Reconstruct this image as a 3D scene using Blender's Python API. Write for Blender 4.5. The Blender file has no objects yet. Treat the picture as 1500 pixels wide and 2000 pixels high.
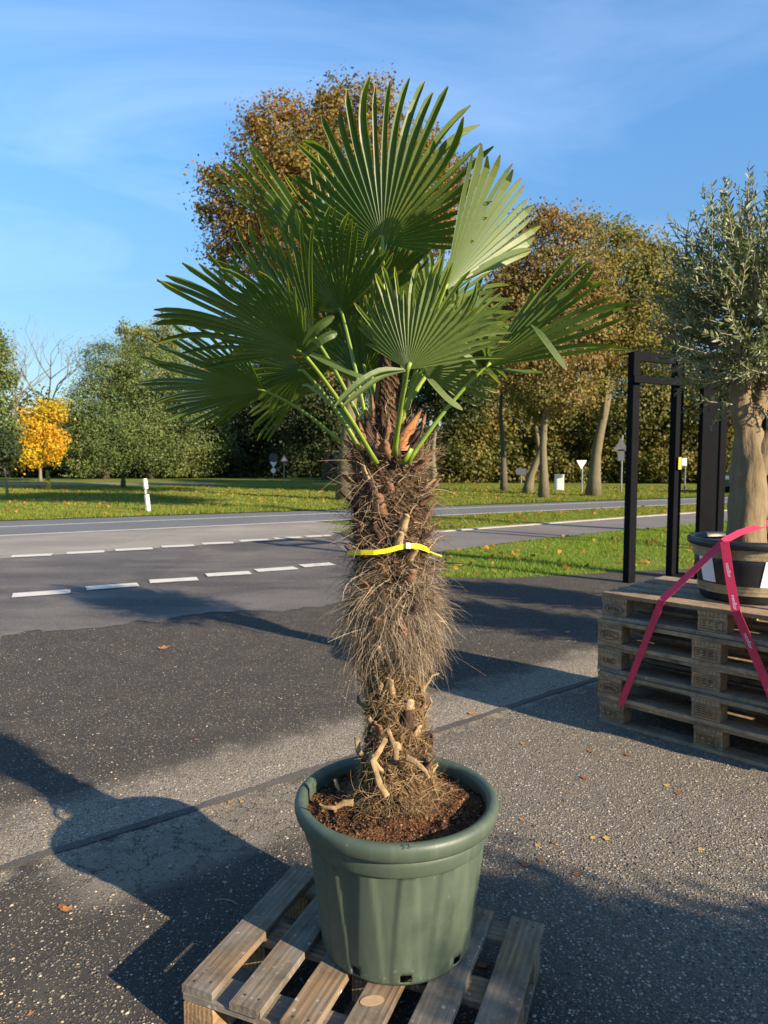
import bpy, math, random
import numpy as np
from mathutils import Vector, Matrix, noise as mnoise

R = math.radians
rng = np.random.default_rng(7)
random.seed(11)
scene = bpy.context.scene
COL = scene.collection

# ------------------------------------------------------------------ camera, sky, sun, exposure
CAM_H, PITCH, FPX = 1.5, R(4.29), 1400.0          # eye height, downward tilt, focal length in pixels of a 1500 px wide picture
cam_d = bpy.data.cameras.new('camera')
cam = bpy.data.objects.new('camera', cam_d); COL.objects.link(cam)
cam.location = (0, 0, CAM_H); cam.rotation_euler = (R(90) - PITCH, 0, 0)
cam_d.sensor_fit = 'HORIZONTAL'; cam_d.sensor_width = 36.0
cam_d.lens = 36.0 * FPX / 1500.0
cam_d.clip_start = 0.05; cam_d.clip_end = 3000
cam_d.dof.use_dof = True; cam_d.dof.focus_distance = 1.98; cam_d.dof.aperture_fstop = 10.0
scene.camera = cam

SUN_EL = R(22.0)
SUN_AZ = Vector((0.785, -0.62)).normalized()      # horizontal direction towards the sun
sun_dir = Vector((SUN_AZ.x * math.cos(SUN_EL), SUN_AZ.y * math.cos(SUN_EL), math.sin(SUN_EL)))
sun_d = bpy.data.lights.new('sun', 'SUN')
sun_d.energy = 5.0; sun_d.angle = R(0.53); sun_d.color = (1.0, 0.83, 0.62)
sun = bpy.data.objects.new('sun', sun_d); COL.objects.link(sun)
sun.rotation_euler = (-sun_dir).to_track_quat('-Z', 'Y').to_euler()
sun.location = (20, -16, 12)

world = bpy.data.worlds.new('World'); scene.world = world; world.use_nodes = True
wt = world.node_tree; wt.nodes.clear()
def wn(t): return wt.nodes.new(t)
sky = wn('ShaderNodeTexSky'); sky.sky_type = 'NISHITA'; sky.sun_disc = False
sky.sun_elevation = SUN_EL; sky.sun_rotation = math.atan2(SUN_AZ.x, SUN_AZ.y)
sky.air_density = 1.0; sky.dust_density = 0.05; sky.ozone_density = 2.2; sky.altitude = 300
tc = wn('ShaderNodeTexCoord')
sep = wn('ShaderNodeSeparateXYZ'); wt.links.new(tc.outputs['Generated'], sep.inputs[0])
def wmath(op, a, b):
    m = wn('ShaderNodeMath'); m.operation = op
    for i, v in enumerate((a, b)):
        if isinstance(v, (int, float)): m.inputs[i].default_value = v
        else: wt.links.new(v, m.inputs[i])
    return m.outputs[0]
den = wmath('ADD', wmath('MAXIMUM', sep.outputs['Z'], 0.0), 0.12)
comb = wn('ShaderNodeCombineXYZ')
wt.links.new(wmath('DIVIDE', sep.outputs['X'], den), comb.inputs[0])
wt.links.new(wmath('DIVIDE', sep.outputs['Y'], den), comb.inputs[1])
mp = wn('ShaderNodeMapping'); mp.inputs['Rotation'].default_value = (0, 0, R(-28)); mp.inputs['Scale'].default_value = (1.0, 1.7, 1)
mp.inputs['Location'].default_value = (1.9, -0.4, 0)
wt.links.new(comb.outputs[0], mp.inputs[0])
nz = wn('ShaderNodeTexNoise'); nz.inputs['Scale'].default_value = 0.75; nz.inputs['Detail'].default_value = 9; nz.inputs['Roughness'].default_value = 0.56
nz.inputs['Distortion'].default_value = 0.9
wt.links.new(mp.outputs[0], nz.inputs['Vector'])
cr = wn('ShaderNodeValToRGB'); cr.color_ramp.elements[0].position = 0.45; cr.color_ramp.elements[1].position = 0.85
cr.color_ramp.elements[0].color = (0, 0, 0, 1); cr.color_ramp.elements[1].color = (1, 1, 1, 1)
wt.links.new(nz.outputs['Fac'], cr.inputs[0])
gam = wn('ShaderNodeHueSaturation'); gam.inputs['Saturation'].default_value = 1.2
el = wn('ShaderNodeMapRange'); el.clamp = True; el.interpolation_type = 'SMOOTHSTEP'      # clear autumn air: the band above the horizon is only a little paler than the zenith
for k_, v_ in (('From Min', 0.0), ('From Max', 0.5), ('To Min', 0.38), ('To Max', 1.0)): el.inputs[k_].default_value = v_
wt.links.new(sep.outputs['Z'], el.inputs['Value']); wt.links.new(el.outputs[0], gam.inputs['Value'])
wt.links.new(sky.outputs[0], gam.inputs['Color'])
mixc = wn('ShaderNodeMix'); mixc.data_type = 'RGBA'
low = wn('ShaderNodeMapRange'); low.inputs['From Min'].default_value = 0.05; low.inputs['From Max'].default_value = 0.35; low.clamp = True
wt.links.new(sep.outputs['Z'], low.inputs['Value'])
wt.links.new(wmath('MULTIPLY', wmath('MULTIPLY', cr.outputs[0], low.outputs[0]), 0.17), mixc.inputs['Factor'])
wt.links.new(gam.outputs[0], mixc.inputs[6]); mixc.inputs[7].default_value = (7.0, 7.6, 8.6, 1)
bg = wn('ShaderNodeBackground'); bg.inputs['Strength'].default_value = 0.115
wt.links.new(mixc.outputs[2], bg.inputs['Color'])
wo = wn('ShaderNodeOutputWorld'); wt.links.new(bg.outputs[0], wo.inputs[0])

scene.view_settings.view_transform = 'Standard'; scene.view_settings.look = 'None'
scene.view_settings.exposure = 1.28; scene.view_settings.gamma = 1.0
scene.view_settings.use_curve_mapping = False
scene.cycles.max_bounces = 8; scene.cycles.transparent_max_bounces = 8

# ------------------------------------------------------------------ measuring helpers (ground plane / distance from sight lines)
def ray(u, v):
    x = (u - 750) / FPX; w = (1000 - v) / FPX
    return x, math.cos(PITCH) + w * math.sin(PITCH), -math.sin(PITCH) + w * math.cos(PITCH)
def G(u, v, z=0.0):
    x, y, zz = ray(u, v); t = (z - CAM_H) / zz
    return Vector((x * t, y * t, z))
def A(u, v, Y):
    x, y, zz = ray(u, v); t = Y / y
    return Vector((x * t, Y, CAM_H + zz * t))

# ------------------------------------------------------------------ object helpers
def tag(o, label=None, cat=None, group=None, kind=None):
    if label: o['label'] = label
    if cat: o['category'] = cat
    if group: o['group'] = group
    if kind: o['kind'] = kind
    return o
def empty(name, loc, rz=0.0):
    o = bpy.data.objects.new(name, None); COL.objects.link(o)
    o.location = loc; o.rotation_euler = (0, 0, rz); o.empty_display_size = 0.1
    return o
def link(name, me, mat=None, parent=None, world_space=True):
    o = bpy.data.objects.new(name, me); COL.objects.link(o)
    if mat is not None and len(me.materials) == 0: me.materials.append(mat)
    if parent is not None:
        o.parent = parent
        if world_space:
            o.matrix_parent_inverse = wmat(parent).inverted()
    return o
def wmat(o):
    m = Matrix.LocRotScale(o.location, o.rotation_euler, o.scale)
    return wmat(o.parent) @ o.matrix_parent_inverse @ m if o.parent else m
def mesh(name, verts, faces, smooth=False):
    me = bpy.data.meshes.new(name)
    me.from_pydata([tuple(v) for v in verts], [], faces)
    if smooth: me.polygons.foreach_set('use_smooth', [True] * len(me.polygons))
    me.update(); return me
def mesh_np(name, verts, polys, smooth=False):
    """verts (N,3), polys (M,k) arrays"""
    me = bpy.data.meshes.new(name)
    verts = np.ascontiguousarray(verts, dtype=np.float32); polys = np.ascontiguousarray(polys, dtype=np.int32)
    n, (m, k) = len(verts), polys.shape
    me.vertices.add(n); me.vertices.foreach_set('co', verts.ravel())
    me.loops.add(m * k); me.loops.foreach_set('vertex_index', polys.ravel())
    me.polygons.add(m); me.polygons.foreach_set('loop_start', np.arange(0, m * k, k, dtype=np.int32))
    try: me.polygons.foreach_set('loop_total', np.full(m, k, dtype=np.int32))
    except Exception: pass
    if smooth: me.polygons.foreach_set('use_smooth', np.ones(m, dtype=bool))
    me.update(calc_edges=True); me.validate(); return me
class MB:
    def __init__(s): s.v = []; s.f = []
    def add(s, vs, fs):
        b = len(s.v); s.v += [Vector(p) for p in vs]; s.f += [tuple(b + i for i in f) for f in fs]; return s
    def box(s, c, size, bev=0.0, M=None):
        x, y, z = (d / 2 for d in size); c = Vector(c)
        if bev <= 0:
            vs = [(sx * x, sy * y, sz * z) for sz in (-1, 1) for sy in (-1, 1) for sx in (-1, 1)]
            fs = [(0, 2, 3, 1), (4, 5, 7, 6), (0, 1, 5, 4), (2, 6, 7, 3), (0, 4, 6, 2), (1, 3, 7, 5)]
        else:
            vs = []; idx = {}
            for sx in (-1, 1):
                for sy in (-1, 1):
                    for sz in (-1, 1):
                        for ax in range(3):
                            p = [sx * (x - bev), sy * (y - bev), sz * (z - bev)]
                            p[ax] = (sx * x, sy * y, sz * z)[ax]
                            idx[(sx, sy, sz, ax)] = len(vs); vs.append(tuple(p))
            fs = []
            for ax in range(3):
                a, b = [i for i in range(3) if i != ax]
                for sg in (-1, 1):
                    q = []
                    for (i, j) in ((-1, -1), (1, -1), (1, 1), (-1, 1)):
                        k = [0, 0, 0]; k[ax] = sg; k[a] = i; k[b] = j; q.append(idx[(*k, ax)])
                    fs.append(tuple(q))
            for ax in range(3):
                a, b = [i for i in range(3) if i != ax]
                for i in (-1, 1):
                    for j in (-1, 1):
                        k1 = [0, 0, 0]; k2 = [0, 0, 0]; k1[ax] = -1; k2[ax] = 1
                        for k in (k1, k2): k[a] = i; k[b] = j
                        fs.append((idx[(*k1, a)], idx[(*k2, a)], idx[(*k2, b)], idx[(*k1, b)]))
            for sx in (-1, 1):
                for sy in (-1, 1):
                    for sz in (-1, 1): fs.append(tuple(idx[(sx, sy, sz, ax)] for ax in range(3)))
        vs = [Vector(v) for v in vs]
        if M is not None: vs = [M @ v for v in vs]
        return s.add([c + v for v in vs], fs)
    def tube(s, pts, rad, n=8, cap=True, flat=1.0, up=None):
        pts = [Vector(p) for p in pts]
        if not hasattr(rad, '__len__'): rad = [rad] * len(pts)
        vs = []; fs = []; pa = None
        for i, p in enumerate(pts):
            t = (pts[min(i + 1, len(pts) - 1)] - pts[max(i - 1, 0)]).normalized()
            if pa is None:
                pa = up if up is not None else (Vector((0, 0, 1)) if abs(t.z) < 0.9 else Vector((1, 0, 0)))
            a = (pa - t * pa.dot(t)).normalized(); b = t.cross(a); pa = a
            for k in range(n):
                an = 2 * math.pi * k / n
                vs.append(p + a * (math.cos(an) * rad[i] * flat) + b * (math.sin(an) * rad[i]))
        for i in range(len(pts) - 1):
            for k in range(n):
                k2 = (k + 1) % n; fs.append((i * n + k, i * n + k2, (i + 1) * n + k2, (i + 1) * n + k))
        if cap: fs.append(tuple(reversed(range(n)))); fs.append(tuple((len(pts) - 1) * n + k for k in range(n)))
        return s.add(vs, fs)
    def ribbon(s, pts, w, nrm):
        """flat strap with thickness, w wide, lying in the plane whose normal is nrm"""
        pts = [Vector(p) for p in pts]; vs = []; fs = []; th = 0.0012
        for i, p in enumerate(pts):
            t = (pts[min(i + 1, len(pts) - 1)] - pts[max(i - 1, 0)]).normalized()
            nn = Vector(nrm[i] if hasattr(nrm[0], '__len__') else nrm); nn = (nn - t * nn.dot(t)).normalized(); sd = t.cross(nn)
            vs += [p + sd * w / 2 + nn * th, p - sd * w / 2 + nn * th, p - sd * w / 2 - nn * th, p + sd * w / 2 - nn * th]
        for i in range(len(pts) - 1):
            a = 4 * i; b = a + 4
            for k in range(4): fs.append((a + k, a + (k + 1) % 4, b + (k + 1) % 4, b + k))
        fs.append((0, 3, 2, 1)); e = 4 * (len(pts) - 1); fs.append((e, e + 1, e + 2, e + 3))
        return s.add(vs, fs)
    def lathe(s, prof, n=48, c=(0, 0, 0), fn=None):
        c = Vector(c); vs = []; fs = []
        for (r, z) in prof:
            for k in range(n):
                an = 2 * math.pi * k / n
                rr = r if fn is None else fn(r, z, an)
                vs.append(c + Vector((rr * math.cos(an), rr * math.sin(an), z)))
        for i in range(len(prof) - 1):
            for k in range(n):
                k2 = (k + 1) % n; fs.append((i * n + k, i * n + k2, (i + 1) * n + k2, (i + 1) * n + k))
        return s.add(vs, fs)
    def build(s, name, mat, parent=None, smooth=False, world_space=True):
        return link(name, mesh(name, s.v, s.f, smooth), mat, parent, world_space)
def text_mesh(txt, size, depth=0.0):
    cu = bpy.data.curves.new('lettering', 'FONT'); cu.body = txt; cu.size = size; cu.align_x = 'CENTER'; cu.align_y = 'CENTER'
    cu.resolution_u = 2
    o = bpy.data.objects.new('lettering', cu); COL.objects.link(o)
    dg = bpy.context.evaluated_depsgraph_get()
    me = bpy.data.meshes.new_from_object(o.evaluated_get(dg))
    bpy.data.objects.remove(o); return me

# ------------------------------------------------------------------ material helper
class Mat:
    def __init__(s, name):
        s.m = bpy.data.materials.new(name); s.m.use_nodes = True; s.t = s.m.node_tree; s.t.nodes.clear()
    def n(s, typ, ins=None, **props):
        nd = s.t.nodes.new('ShaderNode' + typ)
        for k, v in props.items(): setattr(nd, k, v)
        for k, v in (ins or {}).items(): s.set(nd.inputs[k], v)
        return nd
    def set(s, sock, v):
        if hasattr(v, 'is_output') or hasattr(v, 'links'): s.t.links.new(v, sock)
        else: sock.default_value = v
    def math(s, op, a, b=0.0, clamp=False):
        nd = s.n('Math', operation=op, use_clamp=clamp); s.set(nd.inputs[0], a); s.set(nd.inputs[1], b); return nd.outputs[0]
    def ramp(s, fac, stops, interp='LINEAR'):
        nd = s.n('ValToRGB'); cr = nd.color_ramp; cr.interpolation = interp
        while len(cr.elements) < len(stops): cr.elements.new(0.5)
        for e, (p, c) in zip(cr.elements, stops):
            e.position = p; e.color = (*c, 1) if hasattr(c, '__len__') else (c, c, c, 1)
        s.set(nd.inputs[0], fac); return nd.outputs[0]
    def mix(s, fac, a, b, blend='MIX'):
        nd = s.n('Mix', data_type='RGBA', blend_type=blend, clamp_result=False)
        s.set(nd.inputs[0], fac)
        for i, v in ((6, a), (7, b)): s.set(nd.inputs[i], (*v, 1) if isinstance(v, tuple) and len(v) == 3 else v)
        return nd.outputs[2]
    def noise(s, vec, scale, detail=4, rough=0.55, dist=0.0):
        nd = s.n('TexNoise', {'Scale': scale, 'Detail': detail, 'Roughness': rough, 'Distortion': dist}); s.set(nd.inputs['Vector'], vec)
        return nd.outputs['Fac']
    def pos(s): return s.n('NewGeometry').outputs['Position']
    def obj(s): return s.n('TexCoord').outputs['Object']
    def island(s): return s.n('NewGeometry').outputs['Random Per Island']
    def orand(s): return s.n('ObjectInfo').outputs['Random']
    def bump(s, h, strength=0.3, dist=0.01): return s.n('Bump', {'Strength': strength, 'Distance': dist, 'Height': h}).outputs[0]
    def mapping(s, vec, scale=(1, 1, 1), rot=(0, 0, 0), loc=(0, 0, 0)):
        return s.n('Mapping', {'Vector': vec, 'Scale': scale, 'Rotation': rot, 'Location': loc}).outputs[0]
    def bsdf(s, color, rough=0.6, spec=0.5, normal=None, **kw):
        nd = s.n('BsdfPrincipled')
        s.set(nd.inputs['Base Color'], (*color, 1) if isinstance(color, tuple) and len(color) == 3 else color)
        s.set(nd.inputs['Roughness'], rough); nd.inputs['Specular IOR Level'].default_value = spec
        if normal is not None: s.set(nd.inputs['Normal'], normal)
        for k, v in kw.items(): s.set(nd.inputs[k], v)
        return nd.outputs[0]
    def leafy(s, color, tcolor, rough=0.5, spec=0.4, amount=0.35, normal=None):
        p = s.bsdf(color, rough, spec, normal)
        tr = s.n('BsdfTranslucent'); s.set(tr.inputs[0], tcolor)
        mx = s.n('MixShader'); mx.inputs[0].default_value = amount
        s.t.links.new(p, mx.inputs[1]); s.t.links.new(tr.outputs[0], mx.inputs[2]); return mx.outputs[0]
    def out(s, shader):
        o = s.n('OutputMaterial'); s.t.links.new(shader, o.inputs[0]); return s.m

def m_simple(name, color, rough=0.6, spec=0.5, var=0.25, scale=6.0, bump=0.0, bscale=80, metallic=0.0):
    M = Mat(name); P = M.obj()
    n = M.noise(P, scale, 5, 0.6)
    c = M.mix(1.0, color, M.ramp(n, [(0.25, 1 - var), (0.75, 1 + var)]), 'MULTIPLY')
    nm = M.bump(M.noise(P, bscale, 4, 0.6), bump, 0.004) if bump else None
    return M.out(M.bsdf(c, rough, spec, nm, Metallic=metallic))

# ---- ground materials
SEAM_N = Vector((-0.626, 0.78)); SEAM_Q = 2.82
def m_yard():
    M = Mat('yard_asphalt'); P = M.pos()
    big = M.noise(P, 0.9, 5, 0.6); mid = M.noise(P, 4.5, 5, 0.6); fine = M.noise(P, 260, 3, 0.6)
    v1 = M.n('TexVoronoi', {'Vector': P, 'Scale': 82.0, 'Randomness': 1.0})
    v2 = M.n('TexVoronoi', {'Vector': P, 'Scale': 150.0, 'Randomness': 1.0})
    q = M.n('VectorMath', {0: P, 1: (SEAM_N.x, SEAM_N.y, 0)}, operation='DOT_PRODUCT').outputs['Value']
    al = M.n('VectorMath', {0: P, 1: (0.78, 0.626, 0)}, operation='DOT_PRODUCT').outputs['Value']
    qn = M.math('ADD', q, M.math('MULTIPLY', M.math('SUBTRACT', mid, 0.5), 0.55))
    # worn pale strip running beside the joint
    band = M.math('MULTIPLY', M.ramp(qn, [(0.0, 0), (1.0, 1)]), 1.0)
    def win(x, a, b, c, d):
        up = M.n('MapRange', {'Value': x, 'From Min': a, 'From Max': b}, clamp=True, interpolation_type='SMOOTHSTEP').outputs[0]
        dn = M.n('MapRange', {'Value': x, 'From Min': c, 'From Max': d}, clamp=True, interpolation_type='SMOOTHSTEP').outputs[0]
        return M.math('MULTIPLY', up, M.math('SUBTRACT', 1.0, dn))
    band = win(qn, 2.70, 2.83, 3.05, 3.42)
    right = M.n('MapRange', {'Value': al, 'From Min': 1.2, 'From Max': 2.4}, clamp=True, interpolation_type='SMOOTHSTEP').outputs[0]
    near_right = M.math('MULTIPLY', right, M.n('MapRange', {'Value': qn, 'From Min': 3.0, 'From Max': 2.6}, clamp=True).outputs[0])
    # stones of the open-textured surface
    sep1 = M.n('SeparateColor', {0: v1.outputs['Color']}); sep2 = M.n('SeparateColor', {0: v2.outputs['Color']})
    amount = M.math('ADD', 0.52, M.math('ADD', M.math('MULTIPLY', near_right, 0.85), M.math('ADD', M.math('MULTIPLY', band, 0.55), M.math('MULTIPLY', M.math('SUBTRACT', big, 0.5), 0.9))))
    st1 = M.math('MULTIPLY', M.ramp(v1.outputs['Distance'], [(0.28, 1), (0.46, 0)]), M.math('LESS_THAN', sep1.outputs[0], amount))
    st2 = M.math('MULTIPLY', M.ramp(v2.outputs['Distance'], [(0.30, 1), (0.5, 0)]), M.math('LESS_THAN', sep2.outputs[0], amount))
    scol1 = M.ramp(sep1.outputs[1], [(0.0, (0.09, 0.085, 0.078)), (0.4, (0.20, 0.175, 0.14)), (0.7, (0.33, 0.26, 0.175)), (0.9, (0.46, 0.40, 0.31)), (1.0, (0.7, 0.65, 0.57))])
    scol2 = M.ramp(sep2.outputs[1], [(0.0, (0.08, 0.076, 0.07)), (0.5, (0.19, 0.165, 0.13)), (0.9, (0.34, 0.28, 0.20)), (1.0, (0.58, 0.54, 0.47))])
    coat = M.math('ADD', 0.55, M.math('MULTIPLY', M.math('MAXIMUM', near_right, band), 0.45))      # stones still coated with bitumen except where the surface is worn
    scol1 = M.mix(1.0, scol1, M.n('CombineColor', {0: coat, 1: coat, 2: coat}).outputs[0], 'MULTIPLY'); scol2 = M.mix(1.0, scol2, M.n('CombineColor', {0: coat, 1: coat, 2: coat}).outputs[0], 'MULTIPLY')
    binder = M.mix(fine, (0.024, 0.022, 0.020), (0.082, 0.074, 0.064))
    dusty = M.mix(fine, (0.20, 0.175, 0.13), (0.42, 0.365, 0.28))
    dust = M.math('ADD', M.math('MULTIPLY', band, 0.85), M.math('ADD', M.math('MULTIPLY', near_right, 0.40), M.math('MULTIPLY', M.ramp(mid, [(0.45, 0), (0.8, 1)]), 0.12)), clamp=True)
    c = M.mix(dust, binder, dusty)
    c = M.mix(st2, c, scol2); c = M.mix(st1, c, scol1)
    # cracked, crazed piece next to the joint
    wpv = M.n('TexNoise', {'Vector': P, 'Scale': 5.0, 'Detail': 5.0, 'Roughness': 0.7}).outputs['Color']
    wpv = M.n('VectorMath', {0: wpv, 1: (-0.5, -0.5, -0.5)}, operation='ADD').outputs[0]
    wpv = M.n('VectorMath', {0: wpv, 'Scale': 0.34}, operation='SCALE').outputs[0]
    PW = M.n('VectorMath', {0: P, 1: wpv}, operation='ADD').outputs[0]
    crk = M.n('TexVoronoi', {'Vector': M.mapping(PW, loc=(0.13, 0.4, 0)), 'Scale': 5.2}, feature='DISTANCE_TO_EDGE')
    crk2 = M.n('TexVoronoi', {'Vector': PW, 'Scale': 11.0}, feature='DISTANCE_TO_EDGE')
    wob = M.math('MULTIPLY', M.math('SUBTRACT', M.noise(P, 30, 5, 0.7), 0.5), 0.06)
    zone = M.math('MULTIPLY', win(q, 2.30, 2.45, 2.72, 2.80), win(al, 0.55, 0.75, 1.75, 2.0))
    line = M.math('MULTIPLY', M.math('MAXIMUM', M.ramp(M.math('ADD', crk.outputs[0], wob), [(0.002, 0.8), (0.022, 0)]), M.math('MULTIPLY', M.ramp(M.math('ADD', crk2.outputs[0], wob), [(0.0, 0.7), (0.018, 0)]), 0.6)), zone)
    c = M.mix(M.math('MULTIPLY', zone, 0.55), c, dusty); c = M.mix(line, c, (0.022, 0.022, 0.018))
    moss = M.math('MULTIPLY', line, M.ramp(M.noise(P, 9), [(0.55, 0), (0.65, 0.8)])); c = M.mix(moss, c, (0.03, 0.05, 0.012))
    h = M.math('ADD', M.math('MULTIPLY', st1, 1.0), M.math('ADD', M.math('MULTIPLY', st2, 0.6), M.math('MULTIPLY', fine, 0.5)))
    h = M.math('SUBTRACT', h, M.math('MULTIPLY', line, 1.5))
    nm = M.bump(h, 0.85, 0.006)
    return M.out(M.bsdf(c, M.ramp(mid, [(0.3, 0.82), (0.7, 0.95)]), 0.18, nm))
def m_smooth_asphalt(name, dark, light, patch=0.5, warm=1.0, stones=70):
    M = Mat(name); P = M.pos()
    big = M.noise(P, 0.55, 6, 0.6, 0.6); fine = M.noise(P, 120, 3, 0.65); streak = M.noise(M.mapping(P, scale=(0.5, 2.2, 1), rot=(0, 0, R(38))), 0.9, 5, 0.6)
    c = M.mix(M.ramp(M.math('ADD', M.math('MULTIPLY', big, 0.6), M.math('MULTIPLY', streak, 0.4)), [(0.42, 0), (patch + 0.12, 1)]), dark, light)
    c = M.mix(1.0, c, M.ramp(fine, [(0.3, 0.72), (0.7, 1.28)]), 'MULTIPLY')
    v = M.n('TexVoronoi', {'Vector': P, 'Scale': float(stones)})
    sp = M.n('SeparateColor', {0: v.outputs['Color']})
    sm = M.math('MULTIPLY', M.ramp(v.outputs['Distance'], [(0.25, 1), (0.4, 0)]), M.math('LESS_THAN', sp.outputs[0], 0.3))
    c = M.mix(sm, c, M.mix(sp.outputs[1], (0.10, 0.092, 0.08), (0.30, 0.265, 0.21)))
    return M.out(M.bsdf(c, 0.8, 0.35, M.bump(fine, 0.35, 0.004)))
def m_grass_ground():
    M = Mat('lawn_ground'); P = M.pos()
    n = M.noise(P, 0.35, 6, 0.65); f = M.noise(P, 14, 4, 0.7)
    c = M.ramp(n, [(0.3, (0.075, 0.12, 0.014)), (0.55, (0.14, 0.17, 0.02)), (0.75, (0.22, 0.20, 0.035))])
    c = M.mix(1.0, c, M.ramp(f, [(0.3, 0.55), (0.7, 1.35)]), 'MULTIPLY')
    lv = M.n('TexVoronoi', {'Vector': P, 'Scale': 5.0}); sp = M.n('SeparateColor', {0: lv.outputs['Color']})
    lm = M.math('MULTIPLY', M.math('LESS_THAN', lv.outputs['Distance'], 0.22), M.math('LESS_THAN', sp.outputs[0], 0.22))
    c = M.mix(M.math('MULTIPLY', lm, 0.8), c, (0.28, 0.17, 0.03))
    return M.out(M.bsdf(c, 0.9, 0.2, M.bump(f, 0.6, 0.03)))
def m_blades(name, a, b, c3):
    M = Mat(name); r = M.island()
    c = M.ramp(r, [(0.0, a), (0.6, b), (1.0, c3)])
    return M.out(M.leafy(c, M.mix(1.0, c, (1.3, 1.3, 0.7), 'MULTIPLY'), 0.6, 0.25, 0.35))
def m_leaf(name, cols, rough=0.6, spec=0.3, amount=0.35, nscale=0.35, tint=(1.25, 1.15, 0.7)):
    M = Mat(name); r = M.island(); P = M.pos()
    big = M.noise(P, nscale, 3, 0.6)
    k = M.math('ADD', M.math('MULTIPLY', r, 0.5), M.math('MULTIPLY', M.ramp(big, [(0.3, 0), (0.7, 1)]), 0.5))
    n = len(cols); c = M.ramp(k, [(i / (n - 1), col) for i, col in enumerate(cols)])
    return M.out(M.leafy(c, M.mix(1.0, c, tint, 'MULTIPLY'), rough, spec, amount))
def m_bark(name, a, b, scale=6.0):
    M = Mat(name); P = M.obj()
    n = M.noise(M.mapping(P, scale=(1, 1, 0.25)), scale * 2, 6, 0.65); l = M.noise(P, scale * 0.4, 4)
    c = M.mix(n, a, b); c = M.mix(M.ramp(l, [(0.5, 0), (0.7, 0.45)]), c, (0.13, 0.13, 0.06))
    return M.out(M.bsdf(c, 0.85, 0.2, M.bump(n, 0.6, 0.02)))
def m_wood(name, fresh, mid, grey, greyness=0.5, scale=1.0):
    """grain along the local x axis of each board"""
    M = Mat(name); P = M.obj(); rnd = M.orand()
    off = M.n('CombineXYZ', {0: M.math('MULTIPLY', rnd, 37.0), 1: M.math('MULTIPLY', rnd, 11.0), 2: M.math('MULTIPLY', rnd, 5.0)}).outputs[0]
    Q = M.n('VectorMath', {0: P, 1: off}, operation='ADD').outputs[0]
    warp = M.noise(M.mapping(Q, scale=(1.3, 5, 5)), 2.0 * scale, 3, 0.5)
    ring = M.n('TexWave', {'Vector': M.mapping(Q, scale=(0.35, 7.0, 7.0)), 'Scale': 2.2 * scale, 'Distortion': 5.5, 'Detail': 3.0, 'Detail Scale': 1.2}, wave_type='BANDS', bands_direction='Y').outputs['Fac']
    fib = M.noise(M.mapping(Q, scale=(2.0, 90, 90)), 2.0, 4, 0.6)
    c = M.mix(ring, fresh, mid)
    c = M.mix(1.0, c, M.ramp(fib, [(0.25, 0.6), (0.75, 1.3)]), 'MULTIPLY')
    g = M.noise(Q, 4.0, 5, 0.65)
    lo = 0.62 - 0.35 * greyness
    gf = M.ramp(M.math('ADD', g, M.math('MULTIPLY', M.math('SUBTRACT', rnd, 0.5), 0.3)), [(lo, 0), (lo + 0.25, 0.9)])
    c = M.mix(gf, c, M.mix(fib, tuple(x * 0.55 for x in grey), tuple(x * 1.25 for x in grey)))
    spot = M.n('TexVoronoi', {'Vector': Q, 'Scale': 60.0}); sp = M.n('SeparateColor', {0: spot.outputs['Color']})
    sm = M.math('MULTIPLY', M.math('MULTIPLY', M.ramp(spot.outputs['Distance'], [(0.2, 1), (0.4, 0)]), M.math('LESS_THAN', sp.outputs[0], 0.22)), M.ramp(M.noise(Q, 6), [(0.42, 0), (0.58, 1)]))
    c = M.mix(sm, c, (0.42, 0.41, 0.34))
    dirt = M.ramp(M.noise(Q, 9, 5, 0.7), [(0.46, 0), (0.72, 0.75)]); c = M.mix(dirt, c, (0.05, 0.042, 0.032))
    h = M.math('ADD', M.math('MULTIPLY', fib, 0.7), M.math('MULTIPLY', ring, 0.3))
    return M.out(M.bsdf(c, 0.82, 0.25, M.bump(h, 0.45, 0.003)))
MT = {}
MT['yard'] = m_yard()
MT['drive'] = m_smooth_asphalt('drive_asphalt', (0.062, 0.056, 0.052), (0.20, 0.175, 0.145), 0.62, stones=60)
MT['shoulder'] = m_smooth_asphalt('shoulder_asphalt', (0.21, 0.187, 0.155), (0.30, 0.27, 0.22), 0.5)
MT['road'] = m_smooth_asphalt('road_asphalt', (0.115, 0.12, 0.122), (0.16, 0.16, 0.155), 0.6)
MT['path'] = m_smooth_asphalt('path_asphalt', (0.14, 0.125, 0.115), (0.22, 0.20, 0.175), 0.62)
MT['seam'] = m_smooth_asphalt('joint_filler', (0.06, 0.054, 0.047), (0.13, 0.112, 0.09), 0.5, stones=150)
def m_paint():
    M = Mat('road_paint'); P = M.pos(); n = M.noise(P, 5, 6, 0.7); f = M.noise(P, 60, 4, 0.7)
    c = M.mix(f, (0.46, 0.44, 0.38), (0.68, 0.66, 0.58))
    c = M.mix(M.ramp(M.math('ADD', M.math('MULTIPLY', n, 0.6), M.math('MULTIPLY', f, 0.5)), [(0.60, 0), (0.70, 0.85)]), c, (0.10, 0.092, 0.085))
    return M.out(M.bsdf(c, 0.75, 0.25, M.bump(f, 0.3, 0.003)))
MT['line'] = m_paint()
MT['ground'] = m_grass_ground()
MT['blade'] = m_blades('grass_blade', (0.07, 0.16, 0.012), (0.16, 0.26, 0.022), (0.30, 0.30, 0.06))
MT['blade_far'] = m_blades('grass_blade_far', (0.08, 0.14, 0.015), (0.17, 0.21, 0.025), (0.28, 0.25, 0.05))
MT['track'] = m_simple('track_gravel', (0.23, 0.19, 0.14), 0.9, 0.2, 0.3, 2, 0.3, 20)

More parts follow.
